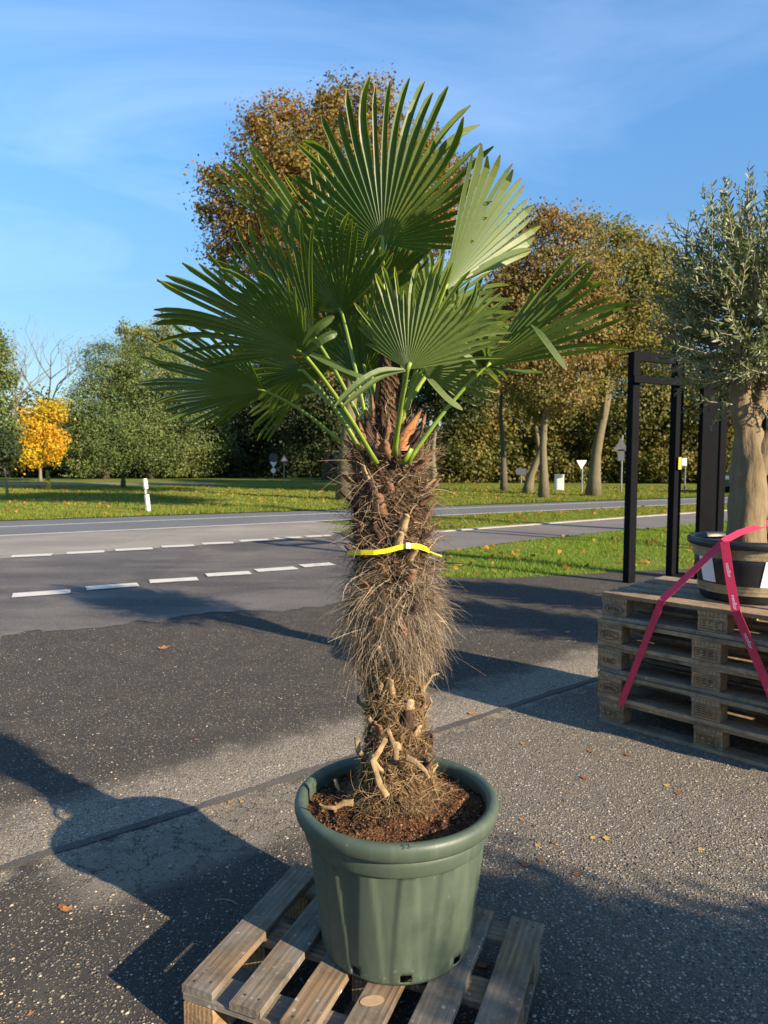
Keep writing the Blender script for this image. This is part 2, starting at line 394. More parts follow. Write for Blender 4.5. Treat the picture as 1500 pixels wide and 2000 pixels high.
# ------------------------------------------------------------------ ground, roads, markings
def sheet(name, pts, z, mat, kind='structure', parent=None):
    vs = [(p[0], p[1], z) for p in pts]
    return link(name, mesh(name, vs, [tuple(range(len(vs)))]), mat, parent)
def ccw(pts):
    a = sum(p[0] * q[1] - q[0] * p[1] for p, q in zip(pts, pts[1:] + pts[:1]))
    return pts if a > 0 else pts[::-1]
def poly(name, px, z, mat, kind='structure'):
    o = sheet(name, ccw([tuple(G(u, v))[:2] if not isinstance(u, tuple) else u for (u, v) in px]), z, MT[mat])
    o['kind'] = kind; return o
def gp(u, v): p = G(u, v); return (p.x, p.y)
def ext(p, q, d):   # point d metres beyond q on the line p->q
    p = Vector(p); q = Vector(q); t = (q - p).normalized(); r = q + t * d; return (r.x, r.y)

g = 1500
o = sheet('ground', [(-g, -200), (g, -200), (g, g), (-g, g)], 0.0, MT['ground']); o['kind'] = 'structure'
# main road
nl, nr = gp(0, 1048), gp(1300, 1048 - .0465 * 1300); fl, fr = gp(0, 1019), gp(1300, 1019 - .034 * 1300)
road = sheet('road', ccw([ext(nr, nl, 40), ext(nl, nr, 60), ext(fl, fr, 60), ext(fr, fl, 40)]), 0.014, MT['road']); road['kind'] = 'structure'
# forecourt between yard and road
r2l, r2r = gp(0, 1240), gp(640, 1185)
def rag(p, q, n, amp):
    p = Vector(p); q = Vector(q); t = (q - p).normalized(); nn_ = Vector((-t.y, t.x)); out = []
    for i in range(n + 1):
        c = p.lerp(q, i / n) + nn_ * amp * (mnoise.noise((i * 0.23, p.x, 3)) + 0.12 * mnoise.noise((i * 0.9, p.x, 7))); out.append((c.x, c.y))
    return out
drv = sheet('driveway', ccw(rag(ext(r2r, r2l, 30), r2l, 60, 0.3) + rag(r2l, r2r, 60, 0.30) + [gp(780, 1150), gp(860, 1120), gp(870, 1076), gp(860, 1036), gp(640, 1024), gp(600, 1019.5), gp(0, 1046.5), ext(nr, nl, 40)]), 0.008, MT['drive']); drv['kind'] = 'structure'
sh = sheet('road_shoulder', ccw([ext(gp(640, 1049), gp(0, 1092), 25), gp(0, 1092), gp(300, 1072), gp(640, 1049), gp(700, 1030), gp(610, 1019), gp(0, 1047), ext(nr, nl, 30)]), 0.011, MT['shoulder']); sh['kind'] = 'structure'
pth = sheet('footpath', ccw([gp(650, 1060), gp(850, 1041), gp(1220, 1013), gp(1425, 998), ext(gp(1220, 1013), gp(1425, 998), 25), ext(gp(1218, 1036), gp(1420, 1021), 25), gp(1420, 1021), gp(1218, 1036), gp(1023, 1057), gp(867, 1078), gp(700, 1098)]), 0.012, MT['path']); pth['kind'] = 'structure'
# light concrete edging along the footpath's far side
edge = MB()
def strip(pts_px, w, z0, z1):
    pts = [G(u, v) for u, v in pts_px]
    for a, b in zip(pts, pts[1:]):
        t = (b - a).normalized(); s = Vector((-t.y, t.x, 0)) * w
        edge.add([Vector((p.x, p.y, z)) for z in (z0, z1) for p in (a, b, b + s, a + s)], [(0, 3, 2, 1), (4, 5, 6, 7), (0, 1, 5, 4), (1, 2, 6, 5), (2, 3, 7, 6), (3, 0, 4, 7)])
strip([(850, 1041), (1220, 1013), (1425, 998)], 0.16, 0.0, 0.03)
e = edge.build('path_edging', m_simple('edging_concrete', (0.34, 0.31, 0.26), 0.85, 0.2, 0.2, 3, 0.2, 40)); e['kind'] = 'structure'
# yard
yd = sheet('yard', ccw([(-40, -12), (40, -12), (40, 11.5), gp(1500, 1104), gp(1214, 1117), gp(1100, 1124), gp(980, 1130), gp(867, 1128), gp(820, 1120), gp(640, 1160), gp(0, 1205), ext(gp(640, 1160), gp(0, 1205), 30)]), 0.004, MT['yard']); yd['kind'] = 'structure'
# sealed joint across the yard
sd = Vector((0.78, 0.626)); sn = Vector((-0.626, 0.78)); c0 = sn * SEAM_Q
sm = MB(); pv = []
for i in range(241):
    s_ = -2.5 + i * 0.0367
    wv = 0.024 + 0.012 * mnoise.noise((s_ * 3.1, 0, 1)) + 0.008 * mnoise.noise((s_ * 11, 0, 4)); cc = c0 + sd * s_ + sn * (0.03 * mnoise.noise((s_ * 0.9, 5, 0)) + 0.008 * mnoise.noise((s_ * 7, 2, 0)))
    a = cc - sn * wv; b = cc + sn * wv; pv += [(a.x, a.y, 0.009), (b.x, b.y, 0.009)]
sm.add(pv, [(2 * i, 2 * i + 2, 2 * i + 3, 2 * i + 1) for i in range(240)])
e = sm.build('asphalt_joint', MT['seam']); e['kind'] = 'structure'
# painted edge lines of the road (children of the road) and dashes of the two crossing rows
def pline(name, p, q, w, z, parent):
    p = Vector((*p, 0)); q = Vector((*q, 0)); t = (q - p).normalized(); s = Vector((-t.y, t.x, 0)) * w / 2
    n = max(2, int((q - p).length / 0.35)); vs = []
    for i in range(n + 1):
        c = p + (q - p) * (i / n)
        j1 = 0.06 * w * mnoise.noise((c.x * 5, c.y * 5, 1)); j2 = 0.06 * w * mnoise.noise((c.x * 5, c.y * 5, 9))
        a = c - s * (1 + j1 / w * 2); b = c + s * (1 + j2 / w * 2); vs += [(a.x, a.y, z), (b.x, b.y, z)]
    return link(name, mesh(name, vs, [(2 * i, 2 * i + 2, 2 * i + 3, 2 * i + 1) for i in range(n)]), MT['line'], parent)
pline('edge_line', ext(nr, nl, 30), ext(nl, nr, 40), 0.14, 0.019, road)
cl, c2 = gp(0, 1030.5), gp(1300, 1030.5 - .041 * 1300)
pline('edge_line', ext(c2, cl, 30), ext(cl, c2, 40), 0.12, 0.019, road)
row1 = [(22, 102, 1089, 1085.5), (130, 204, 1082.5, 1079), (225, 298, 1076.5, 1073), (315, 379, 1070, 1067), (395, 455, 1064, 1061.5), (468, 525, 1058.5, 1056), (535, 588, 1053.5, 1051), (597, 645, 1050, 1047.5)]
for (a, b, va, vb) in row1: pline('line_dash', gp(a, va), gp(b, vb), 0.27, 0.020, drv)
row2 = [(24, 138, 1166, 1158), (168, 270, 1152, 1144.5), (292, 386, 1138.5, 1133), (403, 489, 1126, 1121), (500, 578, 1117, 1111.5), (589, 650, 1108, 1103.5)]
for (a, b, va, vb) in row2: pline('line_dash', gp(a, va), gp(b, vb), 0.26, 0.020, drv)
poly('field_track', [(-200, 949), (420, 946), (420, 942.5), (-200, 944)], 0.006, 'track')

# ------------------------------------------------------------------ vegetation generators
def fibo_dirs(n):
    i = np.arange(n) + 0.5; ph = np.arccos(1 - 2 * i / n); th = np.pi * (1 + 5 ** 0.5) * i
    return np.stack([np.cos(th) * np.sin(ph), np.sin(th) * np.sin(ph), np.cos(ph)], 1)
def leaf_quads(cen, size, aspect=0.6, outward=None, bias=0.6, up=0.3):
    """diamond shaped leaves at cen (N,3)"""
    n = len(cen); nrm = rng.normal(size=(n, 3))
    if outward is not None: nrm = nrm * (1 - bias) + outward * bias * 1.6
    nrm[:, 2] += up; nrm /= np.linalg.norm(nrm, axis=1, keepdims=True) + 1e-9
    t = rng.normal(size=(n, 3)); t -= nrm * (t * nrm).sum(1, keepdims=True); t /= np.linalg.norm(t, axis=1, keepdims=True) + 1e-9
    b = np.cross(nrm, t); sz = size * rng.uniform(0.6, 1.35, (n, 1))
    bend = nrm * sz * rng.uniform(-0.25, 0.25, (n, 1))
    v = np.stack([cen - t * sz * 0.5, cen + b * sz * aspect * 0.5 + bend, cen + t * sz * 0.5, cen - b * sz * aspect * 0.5 + bend], 1).reshape(-1, 3)
    return v, np.arange(4 * n).reshape(n, 4)
def crown_points(blobs, count, clump, shell=0.62, per=28, flatten=1.0):
    """blobs: list of (centre, (rx,ry,rz)); returns leaf centres and outward directions"""
    vol = np.array([r[0] * r[1] * r[2] for c, r in blobs]) ** 0.75; vol = vol / vol.sum()
    ncl = max(4, count // per); pts = []; outs = []
    for (c, r), w in zip(blobs, vol):
        k = max(3, int(ncl * w)); d = rng.normal(size=(k, 3)); d /= np.linalg.norm(d, axis=1, keepdims=True)
        rad = shell + (1 - shell) * rng.random((k, 1)) ** 0.7; rad = np.where(rng.random((k, 1)) < 0.25, rng.random((k, 1)) ** 0.5, rad)
        rad *= rng.uniform(0.82, 1.14, (k, 1))
        cc = np.array(c) + d * rad * np.array(r)
        cs = clump * rng.uniform(0.5, 1.5, (k, 1, 1))
        off = rng.normal(size=(k, per, 3)) * cs * np.array([1, 1, 0.7 * flatten])
        pts.append((cc[:, None, :] + off).reshape(-1, 3)); outs.append(np.repeat(d, per, 0))
    return np.concatenate(pts), np.concatenate(outs)
def trunk_mb(base, top, r0, r1, wob=0.15, limbs=(), n=9, flare=1.5, seg=9):
    mb = MB(); base = Vector(base); top = Vector(top); pts = []; rad = []
    sd_ = random.random() * 50
    for i in range(seg + 1):
        t = i / seg; p = base.lerp(top, t)
        p += Vector((mnoise.noise((t * 2.2, sd_, 0)), mnoise.noise((t * 2.2, 0, sd_)), 0)) * wob * math.sin(math.pi * t)
        pts.append(p); rad.append((r0 + (r1 - r0) * t) * (1 + (flare - 1) * max(0, 1 - t * 7)))
    mb.tube(pts, rad, n)
    for (t, end, ra, rb) in limbs:
        i = min(seg - 1, int(t * seg)); s = pts[i].lerp(pts[i + 1], t * seg - i); end = Vector(end)
        L = (end - s).length; lp = []; lr = []
        for k in range(7):
            q = k / 6; p = s.lerp(end, q); p.z += L * 0.10 * math.sin(math.pi * q) * (1 if end.z > s.z else -0.5)
            p += Vector((mnoise.noise((q * 3, sd_ + t * 9, 2)), mnoise.noise((q * 3, 7, sd_ + t * 5)), mnoise.noise((q * 2, 3, sd_)))) * L * 0.10 * q
            lp.append(p); lr.append(ra + (rb - ra) * q)
        mb.tube(lp, lr, 6)
        for k in range(3):
            q = random.uniform(0.35, 0.95); a = lp[int(q * 6)]; e2 = a + Vector((random.uniform(-1, 1), random.uniform(-1, 1), random.uniform(-0.1, 0.7))) * min(L * 0.25, 0.9)
            mb.tube([a, a.lerp(e2, 0.5) + Vector((0, 0, L * 0.04)), e2], [rb * 1.1, rb * 0.7, rb * 0.3], 5)
    return mb
def tree(name, label, cat, base_px, Y, blobs_px, count, leaf, mat, bark, r0, top_px=None, limbs=6, clump=None, depth=0.85, aspect=0.65, group=None, per=28, wob=0.4, z0=None, shell=0.62, up=0.3):
    """blobs given by their outline in sight lines at the tree's own distance Y"""
    s = Y / FPX; bx = A(base_px, 900, Y).x; root = empty(name, (bx, Y, 0)); tag(root, label, cat, group)
    bl = []
    for (u, v, ru, rv) in blobs_px:
        c = A(u, v, Y); bl.append(((c.x, c.y + random.uniform(-.3, .3) * ru * s, c.z), (ru * s, (ru + rv) * 0.5 * s * depth, rv * s)))
    tp = A(*(top_px or (blobs_px[0][0], blobs_px[0][1])), Y)
    lm = []
    for k in range(limbs):
        c, r = bl[k % len(bl)]; e = Vector(c) + Vector((random.uniform(-.6, .6) * r[0], random.uniform(-.6, .6) * r[1], random.uniform(-.3, .6) * r[2]))
        lm.append((random.uniform(0.35, 0.9), e, r0 * random.uniform(0.35, 0.5), r0 * 0.1))
    trunk_mb((bx, Y, -0.05), tp, r0, r0 * 0.25, wob, lm).build('trunk', bark, root, True)
    p, od = crown_points(bl, count, clump or leaf * 2.2, per=per, shell=shell)
    p = p[p[:, 2] > 0.15] if True else p; od = od[:len(p)]
    v, f = leaf_quads(p, leaf, aspect, od, 0.45, up)
    link('crown', mesh_np('crown', v, f), mat, root)
    return root

BK = m_bark('bark_grey', (0.10, 0.085, 0.06), (0.24, 0.205, 0.15))
BKD = m_bark('bark_dark', (0.05, 0.042, 0.032), (0.13, 0.11, 0.085))
BKG = m_bark('bark_mossy', (0.06, 0.052, 0.032), (0.21, 0.18, 0.105), 9.0)
LF_A = m_leaf('maple_leaf', [(0.05, 0.06, 0.014), (0.12, 0.11, 0.022), (0.24, 0.175, 0.04), (0.30, 0.165, 0.045), (0.27, 0.10, 0.035)], nscale=0.4)
LF_B = m_leaf('rust_leaf', [(0.06, 0.085, 0.022), (0.13, 0.135, 0.038), (0.23, 0.185, 0.06), (0.30, 0.19, 0.068), (0.25, 0.12, 0.05)], nscale=0.7)
LF_C = m_leaf('olive_yellow_leaf', [(0.06, 0.085, 0.018), (0.14, 0.15, 0.032), (0.25, 0.225, 0.055), (0.32, 0.22, 0.055)], nscale=0.7)
LF_O = m_leaf('orange_leaf', [(0.20, 0.14, 0.03), (0.38, 0.19, 0.03), (0.36, 0.12, 0.025)], nscale=0.5)
LF_E = m_leaf('evergreen_leaf', [(0.045, 0.075, 0.025), (0.09, 0.135, 0.04), (0.15, 0.19, 0.055), (0.22, 0.22, 0.06)], 0.5, 0.3, 0.2, nscale=0.25)
LF_D = m_leaf('dark_leaf', [(0.022, 0.036, 0.014), (0.04, 0.06, 0.02), (0.075, 0.085, 0.025)], 0.6, 0.25, 0.2)
LF_G = m_leaf('pale_green_leaf', [(0.09, 0.12, 0.025), (0.19, 0.20, 0.035), (0.28, 0.26, 0.05)])
LF_Y = m_leaf('yellow_leaf', [(0.22, 0.26, 0.03), (0.45, 0.40, 0.03), (0.62, 0.44, 0.025), (0.62, 0.32, 0.02), (0.45, 0.2, 0.02)], amount=0.4)
LF_W = m_leaf('wood_leaf', [(0.04, 0.06, 0.016), (0.10, 0.11, 0.028), (0.19, 0.17, 0.04), (0.27, 0.17, 0.045)], nscale=0.4)

tree('maple_tree', 'tall broad maple in brown and gold leaf rising behind the palm', 'tree', 677, 26.0,
     [(650, 440, 215, 200), (560, 300, 110, 95), (505, 240, 34, 48), (690, 235, 105, 68), (800, 390, 95, 130), (465, 400, 72, 85), (455, 490, 60, 60), (425, 345, 40, 22), (650, 640, 190, 110), (870, 400, 58, 90), (895, 350, 30, 40), (630, 215, 30, 35), (560, 215, 26, 26), (745, 190, 30, 36), (400, 410, 22, 26), (830, 285, 28, 34)],
     95000, 0.12, LF_A, BKG, 0.30, (690, 330), 16, 0.22, shell=0.5, per=34)
tree('rust_tree', 'rust brown autumn tree on the verge with a pale straight trunk', 'tree', 1063, 27.0,
     [(1085, 510, 105, 95), (1035, 440, 34, 40), (1090, 430, 38, 36), (1070, 410, 18, 16), (1130, 450, 28, 30), (985, 500, 28, 36), (975, 560, 26, 40), (1110, 640, 110, 110), (1010, 600, 60, 100), (1040, 720, 80, 70), (1150, 560, 60, 90), (1090, 770, 90, 40)],
     44000, 0.115, LF_B, BKG, 0.16, (1085, 520), 14, 0.19, shell=0.4, per=34)
tree('olive_yellow_tree', 'yellow brown tree with a thick forking trunk beyond the footpath', 'tree', 1160, 28.5,
     [(1225, 560, 95, 95), (1165, 455, 30, 34), (1150, 430, 14, 16), (1215, 450, 30, 30), (1250, 475, 30, 26), (1295, 490, 34, 28), (1285, 540, 55, 45), (1250, 650, 100, 80), (1180, 670, 80, 70), (1325, 590, 55, 85), (1130, 740, 60, 40), (1300, 700, 60, 50)],
     46000, 0.115, LF_C, BKG, 0.24, (1215, 600), 16, 0.20, wob=0.8, shell=0.4, per=34)
tree('orange_tree', 'small glowing orange tree just right of the palm crown', 'tree', 985, 33.0,
     [(985, 610, 50, 70), (960, 660, 40, 60), (1010, 680, 40, 60)], 12000, 0.17, LF_O, BKD, 0.14, (985, 620), 5, 0.26)
tree('leaning_tree', 'leaning tree trunk with ivy foot beside the rust brown tree', 'tree', 1032, 31.0,
     [(1060, 770, 60, 45), (1030, 720, 60, 50)], 9000, 0.17, LF_W, BKG, 0.2, (1062, 790), 4, 0.3)
tree('wood_edge_tree', 'slim trunk tree standing just right of the palm trunk', 'tree', 849, 38.0,
     [(850, 700, 90, 70), (900, 760, 60, 60), (820, 790, 60, 40)], 14000, 0.2, LF_D, BK, 0.17, (850, 740), 5, 0.35)
# evergreens and woods on the left
EV = 'evergreens along the far lawn'
for (nm, lab, bx, Y, bl, cnt, lf, mt) in [
    ('pine_tree', 'leftmost of the dark green pines beside the yellow tree', 205, 52, [(205, 725, 46, 55), (180, 800, 50, 60), (215, 850, 70, 75), (160, 870, 40, 60)], 40000, 0.15, LF_E ),
    ('pine_tree', 'broad mid green pine, second from the yellow tree', 295, 53, [(290, 745, 60, 75), (270, 830, 70, 80), (320, 870, 60, 60)], 40000, 0.15, LF_E ),
    ('pine_tree', 'dark green pine half behind the lowest left palm leaf', 380, 54, [(375, 755, 55, 85), (390, 850, 75, 80)], 36000, 0.15, LF_E),
    ('poplar_tree', 'pale yellow green tree top showing above the pines', 290, 66, [(262, 660, 34, 36), (320, 655, 34, 40), (295, 730, 75, 70)], 15000, 0.24, LF_G),
    ('wood_tree', 'dark wood tree above the red round sign', 470, 56, [(465, 790, 75, 95), (450, 880, 60, 50)], 20000, 0.24, LF_D),
    ('wood_tree', 'dark wood tree above the row of road signs', 560, 57, [(550, 780, 80, 110), (560, 870, 60, 40)], 20000, 0.24, LF_D),
    ('wood_tree', 'dark wood tree directly left of the palm trunk', 635, 50, [(640, 760, 75, 110), (610, 850, 50, 40)], 18000, 0.24, LF_D)]:
    tree(nm, lab, 'tree', bx, Y, bl, cnt, lf, mt, BKD, 0.22, None, 6, 0.40, group=EV, aspect=0.5, per=90, shell=0.72)
tree('yellow_tree', 'small bright yellow autumn tree at the left edge of the lawn', 'tree', 78, 47.0,
     [(80, 835, 36, 48), (62, 885, 34, 36), (116, 798, 16, 26), (104, 868, 24, 40), (48, 850, 20, 28), (92, 795, 16, 18)], 8500, 0.16, LF_Y, BK, 0.1, (80, 840), 10, 0.22, up=0.1, shell=0.3, per=22)
tree('conifer_tree', 'tall sparse conifer cut by the left picture edge', 'tree', -12, 44.0,
     [(-12, 690, 26, 26), (-5, 740, 34, 22), (-14, 790, 36, 24), (-2, 840, 34, 24), (-10, 655, 14, 18)], 9000, 0.17, LF_E, BKD, 0.16, (-12, 640), 6, 0.3)
tree('young_pine', 'young round pine on a bare stem at the lawn edge', 'tree', 12, 27.5,
     [(2, 882, 36, 22), (-14, 870, 30, 24)], 6000, 0.11, LF_D, BK, 0.055, (8, 885), 4, 0.16, wob=0.1)
# park tree beside the forecourt, right of the picture, whose shade lies on the lawn
tree('roadside_tree', 'tall roadside tree outside the right picture edge shading the lawn', 'tree', 2900, 8.8,
     [(2900, -960, 420, 260), (2620, -1010, 320, 220), (3180, -990, 300, 220), (2900, -720, 300, 150)], 15000, 0.2, LF_A, BKG, 0.2, (2900, -900), 8, 0.35, depth=1.0)
# filler trees at the back right of the woods
for k, (bx, Y, bl, lab, mt) in enumerate([
    (930, 44, [(930, 800, 70, 70), (900, 880, 60, 40)], 'shaded wood tree behind the right side of the palm trunk', LF_W),
    (1010, 46, [(1010, 790, 80, 80), (990, 880, 60, 45)], 'brown green wood tree behind the leaning trunk', LF_W),
    (1120, 45, [(1110, 800, 75, 80), (1110, 890, 60, 40)], 'brown green wood tree behind the white yield sign', LF_W),
    (1210, 44, [(1210, 800, 80, 85), (1200, 890, 70, 45)], 'leafy wood tree left of the black timber posts', LF_W),
    (1300, 43, [(1300, 790, 80, 90), (1300, 890, 70, 50)], 'leafy wood tree behind the black timber posts', LF_W),
    (1400, 43, [(1400, 780, 80, 95), (1400, 890, 70, 55)], 'leafy wood tree behind the potted olive trunk', LF_W),
    (1490, 44, [(1500, 760, 90, 110), (1490, 890, 70, 55)], 'leafy wood tree at the right picture edge', LF_W)]):
    tree('wood_tree', lab, 'tree', bx, Y, bl, 13000, 0.2, mt, BKD, 0.15, None, 5, 0.36, group='trees of the wood edge')
# understorey that reads as one mass
def thicket(name, label, px0, px1, Y0, Y1, v_top, n, mat, leaf):
    u = rng.uniform(px0, px1, n); Y = rng.uniform(Y0, Y1, n)
    x = (u - 750) / FPX * Y
    topz = np.array([A(700, v_top, 1.0).z]) * 0 + (CAM_H + (np.tan(np.arctan((1000 - v_top) / FPX) - PITCH)) * Y)
    prof = 0.65 + 0.5 * np.array([mnoise.noise((a * 0.35, b * 0.2, 3)) for a, b in zip(x[:: max(1, n // 4000)], Y[:: max(1, n // 4000)])]).repeat(max(1, n // 4000))[:n] if False else 0.7 + 0.35 * np.sin(x * 1.3 + np.sin(x * 0.7) * 2)
    z = rng.random(n) ** 0.8 * topz * prof
    cen = np.stack([x, Y, z], 1) + rng.normal(size=(n, 3)) * 0.12
    cen[:, 2] = np.maximum(cen[:, 2], 0.05)
    v, f = leaf_quads(cen, leaf, 0.6, np.tile(np.array([[0.3, -0.8, 0.3]]), (n, 1)), 0.3, 0.3)
    o = link(name, mesh_np(name, v, f), mat); tag(o, label, 'undergrowth', None, 'stuff'); return o
thicket('undergrowth', 'dark leafy undergrowth along the far edge of the left lawn', -260, 690, 55, 60, 868, 38000, LF_D, 0.26)
thicket('undergrowth', 'brown green undergrowth along the wood edge behind the road', 690, 1700, 43, 50, 835, 62000, LF_W, 0.24)
thicket('undergrowth', 'deep shaded wood interior behind the trees', -300, 1750, 64, 74, 760, 60000, LF_D, 0.42)
# bare trees
def bare_tree(name, label, base_px, Y, top_v, lean, seed):
    rnd = random.Random(seed); mb = MB(); s = Y / FPX
    def grow(p, d, L, r, lvl):
        n = 4; pts = [p.copy()]; q = p.copy(); dd = d.copy()
        for i in range(n):
            dd = (dd + Vector((rnd.uniform(-1, 1), rnd.uniform(-1, 1), rnd.uniform(-.3, .6))) * 0.16).normalized(); q = q + dd * (L / n); pts.append(q.copy())
        mb.tube(pts, [r * (1 - 0.12 * i) for i in range(n + 1)], 5 if lvl < 2 else 3, cap=False)
        if lvl < 5:
            for k in range(3 if lvl < 3 else 2):
                a = pts[rnd.choice([2, 3, 4, 4])]; nd = (dd + Vector((rnd.uniform(-1, 1), rnd.uniform(-1, 1), rnd.uniform(-.2, .5))) * 0.75).normalized()
                grow(a, nd, L * rnd.uniform(0.55, 0.8), r * 0.55, lvl + 1)
    b = A(base_px, 930, Y); H = A(base_px, top_v, Y).z
    root = empty(name, (b.x, Y, 0)); tag(root, label, 'tree', 'bare trees behind the yellow tree')
    grow(Vector((b.x, Y, 0)), Vector((lean, 0, 1)).normalized(), H * 0.42, 0.16, 0)
    mb.build('trunk', BK, root, True); return root
bare_tree('bare_tree', 'leafless pale tree directly above the yellow tree', 52, 57, 655, -0.02, 4)
bare_tree('bare_tree', 'leafless tree leaning left between yellow tree and pines', 118, 58, 640, -0.22, 9)

# ------------------------------------------------------------------ grass blades
def pip(px, pts):
    x, y = pts[:, 0], pts[:, 1]; inside = np.zeros(len(pts), bool); n = len(px); j = n - 1
    for i in range(n):
        xi, yi = px[i]; xj, yj = px[j]
        c = ((yi > y) != (yj > y)) & (x < (xj - xi) * (y - yi) / (yj - yi + 1e-12) + xi); inside ^= c; j = i
    return inside
def blades(name, label, polyg, n, h, w, mat, edge=0.0):
    P = np.array(polyg); lo, hi = P.min(0), P.max(0); pts = np.zeros((0, 2))
    while len(pts) < n:
        q = rng.uniform(lo, hi, (n * 2, 2)); pts = np.concatenate([pts, q[pip(polyg, q)]])
    pts = pts[:n]; hh = h * rng.uniform(0.4, 1.3, n) * (0.75 + 0.5 * np.sin(pts[:, 0] * 2.1) * np.sin(pts[:, 1] * 1.7)); an = rng.uniform(0, 2 * np.pi, n); ld = rng.uniform(0, 2 * np.pi, n); ll = hh * rng.uniform(0.1, 0.8, n)
    base = np.column_stack([pts, np.zeros(n)]); dx = np.column_stack([np.cos(an), np.sin(an), np.zeros(n)]) * w
    tip = base + np.column_stack([np.cos(ld) * ll, np.sin(ld) * ll, hh])
    v = np.stack([base - dx, base + dx, tip], 1).reshape(-1, 3)
    o = link(name, mesh_np(name, v, np.arange(3 * n).reshape(n, 3)), mat); tag(o, label, 'grass', None, 'stuff'); return o
lawn = [gp(867, 1078), gp(1023, 1057), gp(1218, 1036), gp(1420, 1021), gp(1560, 1011), gp(1640, 1098), gp(1500, 1104), gp(1214, 1116), gp(1100, 1124), gp(980, 1130), gp(867, 1128), gp(840, 1100)]
blades('grass', 'bright green lawn patch between yard and footpath', lawn, 60000, 0.055, 0.0045, MT['blade'])
verge = [gp(640, 1036), gp(720, 1016.5), gp(1300, 989), gp(1600, 976), gp(1600, 985), gp(1425, 996), gp(1220, 1011), gp(850, 1038), gp(700, 1044)]
blades('grass', 'green verge between footpath and road', verge, 45000, 0.06, 0.008, MT['blade_far'])
far = [gp(-120, 1021), gp(0, 1017), gp(650, 995), gp(900, 986), gp(1500, 966), gp(1500, 962), gp(650, 985), gp(0, 1000), gp(-120, 1003)]
blades('grass', 'rough grass fringe on the far side of the road', far, 42000, 0.10, 0.012, MT['blade_far'])
far2 = [gp(-150, 1003), gp(0, 1000), gp(650, 985), gp(1400, 964), gp(1400, 952), gp(650, 950), gp(-150, 950)]
blades('grass', 'wide mown lawn reaching back to the trees', far2, 60000, 0.07, 0.02, MT['blade_far'])

lit = []
for pg, n_ in ((lawn, 260), (verge, 260), (far, 420), (far2, 2400)):
    Pn = np.array(pg); q_ = rng.uniform(Pn.min(0), Pn.max(0), (n_ * 4, 2)); q_ = q_[pip(pg, q_)][:n_]; lit.append(np.column_stack([q_, rng.uniform(0.02, 0.06, len(q_))]))
v, f = leaf_quads(np.concatenate(lit), 0.085, 0.8, None, 0.0, 1.2)
o = link('leaf_litter', mesh_np('leaf_litter', v, f), LF_O); tag(o, 'scattered orange and yellow leaves lying in the grass', 'leaf litter', None, 'stuff')

# ------------------------------------------------------------------ wooden pallets
WOOD_GREY = m_wood('weathered_pallet_wood', (0.28, 0.19, 0.105), (0.18, 0.12, 0.068), (0.20, 0.185, 0.155), 0.58)
WOOD_PALE = m_wood('pallet_wood', (0.36, 0.255, 0.155), (0.24, 0.165, 0.095), (0.25, 0.225, 0.185), 0.42)
WOOD_BLOCK = m_wood('pallet_block_wood', (0.36, 0.23, 0.12), (0.25, 0.15, 0.075), (0.24, 0.21, 0.17), 0.30, 1.6)
INK = m_simple('burnt_stamp', (0.045, 0.034, 0.025), 0.9, 0.1, 0.5, 30)
NAIL = m_simple('rusty_nail', (0.05, 0.035, 0.03), 0.6, 0.4, 0.3, 60)
_boxes = {}
def board_mesh(L, W, T, var):
    k = (round(L, 3), round(W, 3), round(T, 3), var)
    if k not in _boxes:
        nx = 9; vs = []; fs = []; b = 0.0022; sd_ = var * 13.7 + L * 5
        ring = [(-W / 2 + b, -T / 2), (W / 2 - b, -T / 2), (W / 2, -T / 2 + b), (W / 2, T / 2 - b), (W / 2 - b, T / 2), (-W / 2 + b, T / 2), (-W / 2, T / 2 - b), (-W / 2, -T / 2 + b)]
        for i in range(nx):
            x = -L / 2 + L * i / (nx - 1)
            for j, (y, z) in enumerate(ring):
                dy = 0.0028 * mnoise.noise((x * 7, sd_, 1 if y > 0 else 9)); dz = 0.0012 * mnoise.noise((x * 6, sd_ + 4, y * 20))
                dx = 0.003 * mnoise.noise((y * 30, sd_, 3)) if i in (0, nx - 1) else 0
                vs.append((x + dx, y + dy, z + dz))
        for i in range(nx - 1):
            for j in range(8):
                j2 = (j + 1) % 8; fs.append((i * 8 + j, (i + 1) * 8 + j, (i + 1) * 8 + j2, i * 8 + j2))
        fs.append(tuple(range(8))); fs.append(tuple((nx - 1) * 8 + j for j in reversed(range(8))))
        _boxes[k] = mesh('board', vs, fs)
    return _boxes[k]
def piece(name, parent, c, L, W, T, mat, rz=0.0, var=0):
    me = board_mesh(L, W, T, var)
    key = me.name + mat.name
    if key not in _boxes:
        m2 = me.copy(); m2.materials.append(mat); _boxes[key] = m2
    o = bpy.data.objects.new(name, _boxes[key]); COL.objects.link(o); o.parent = parent; o.location = c; o.rotation_euler = (0, 0, rz)
    return o
def nails(parent, pts, z):
    for (x, y) in pts:
        mb = MB(); mb.lathe([(0.0, 0.0006), (0.0035, 0.0006), (0.0042, -0.0004)], 8)
        o = mb.build('nail', NAIL, parent, world_space=False); o.location = (x, y, z)
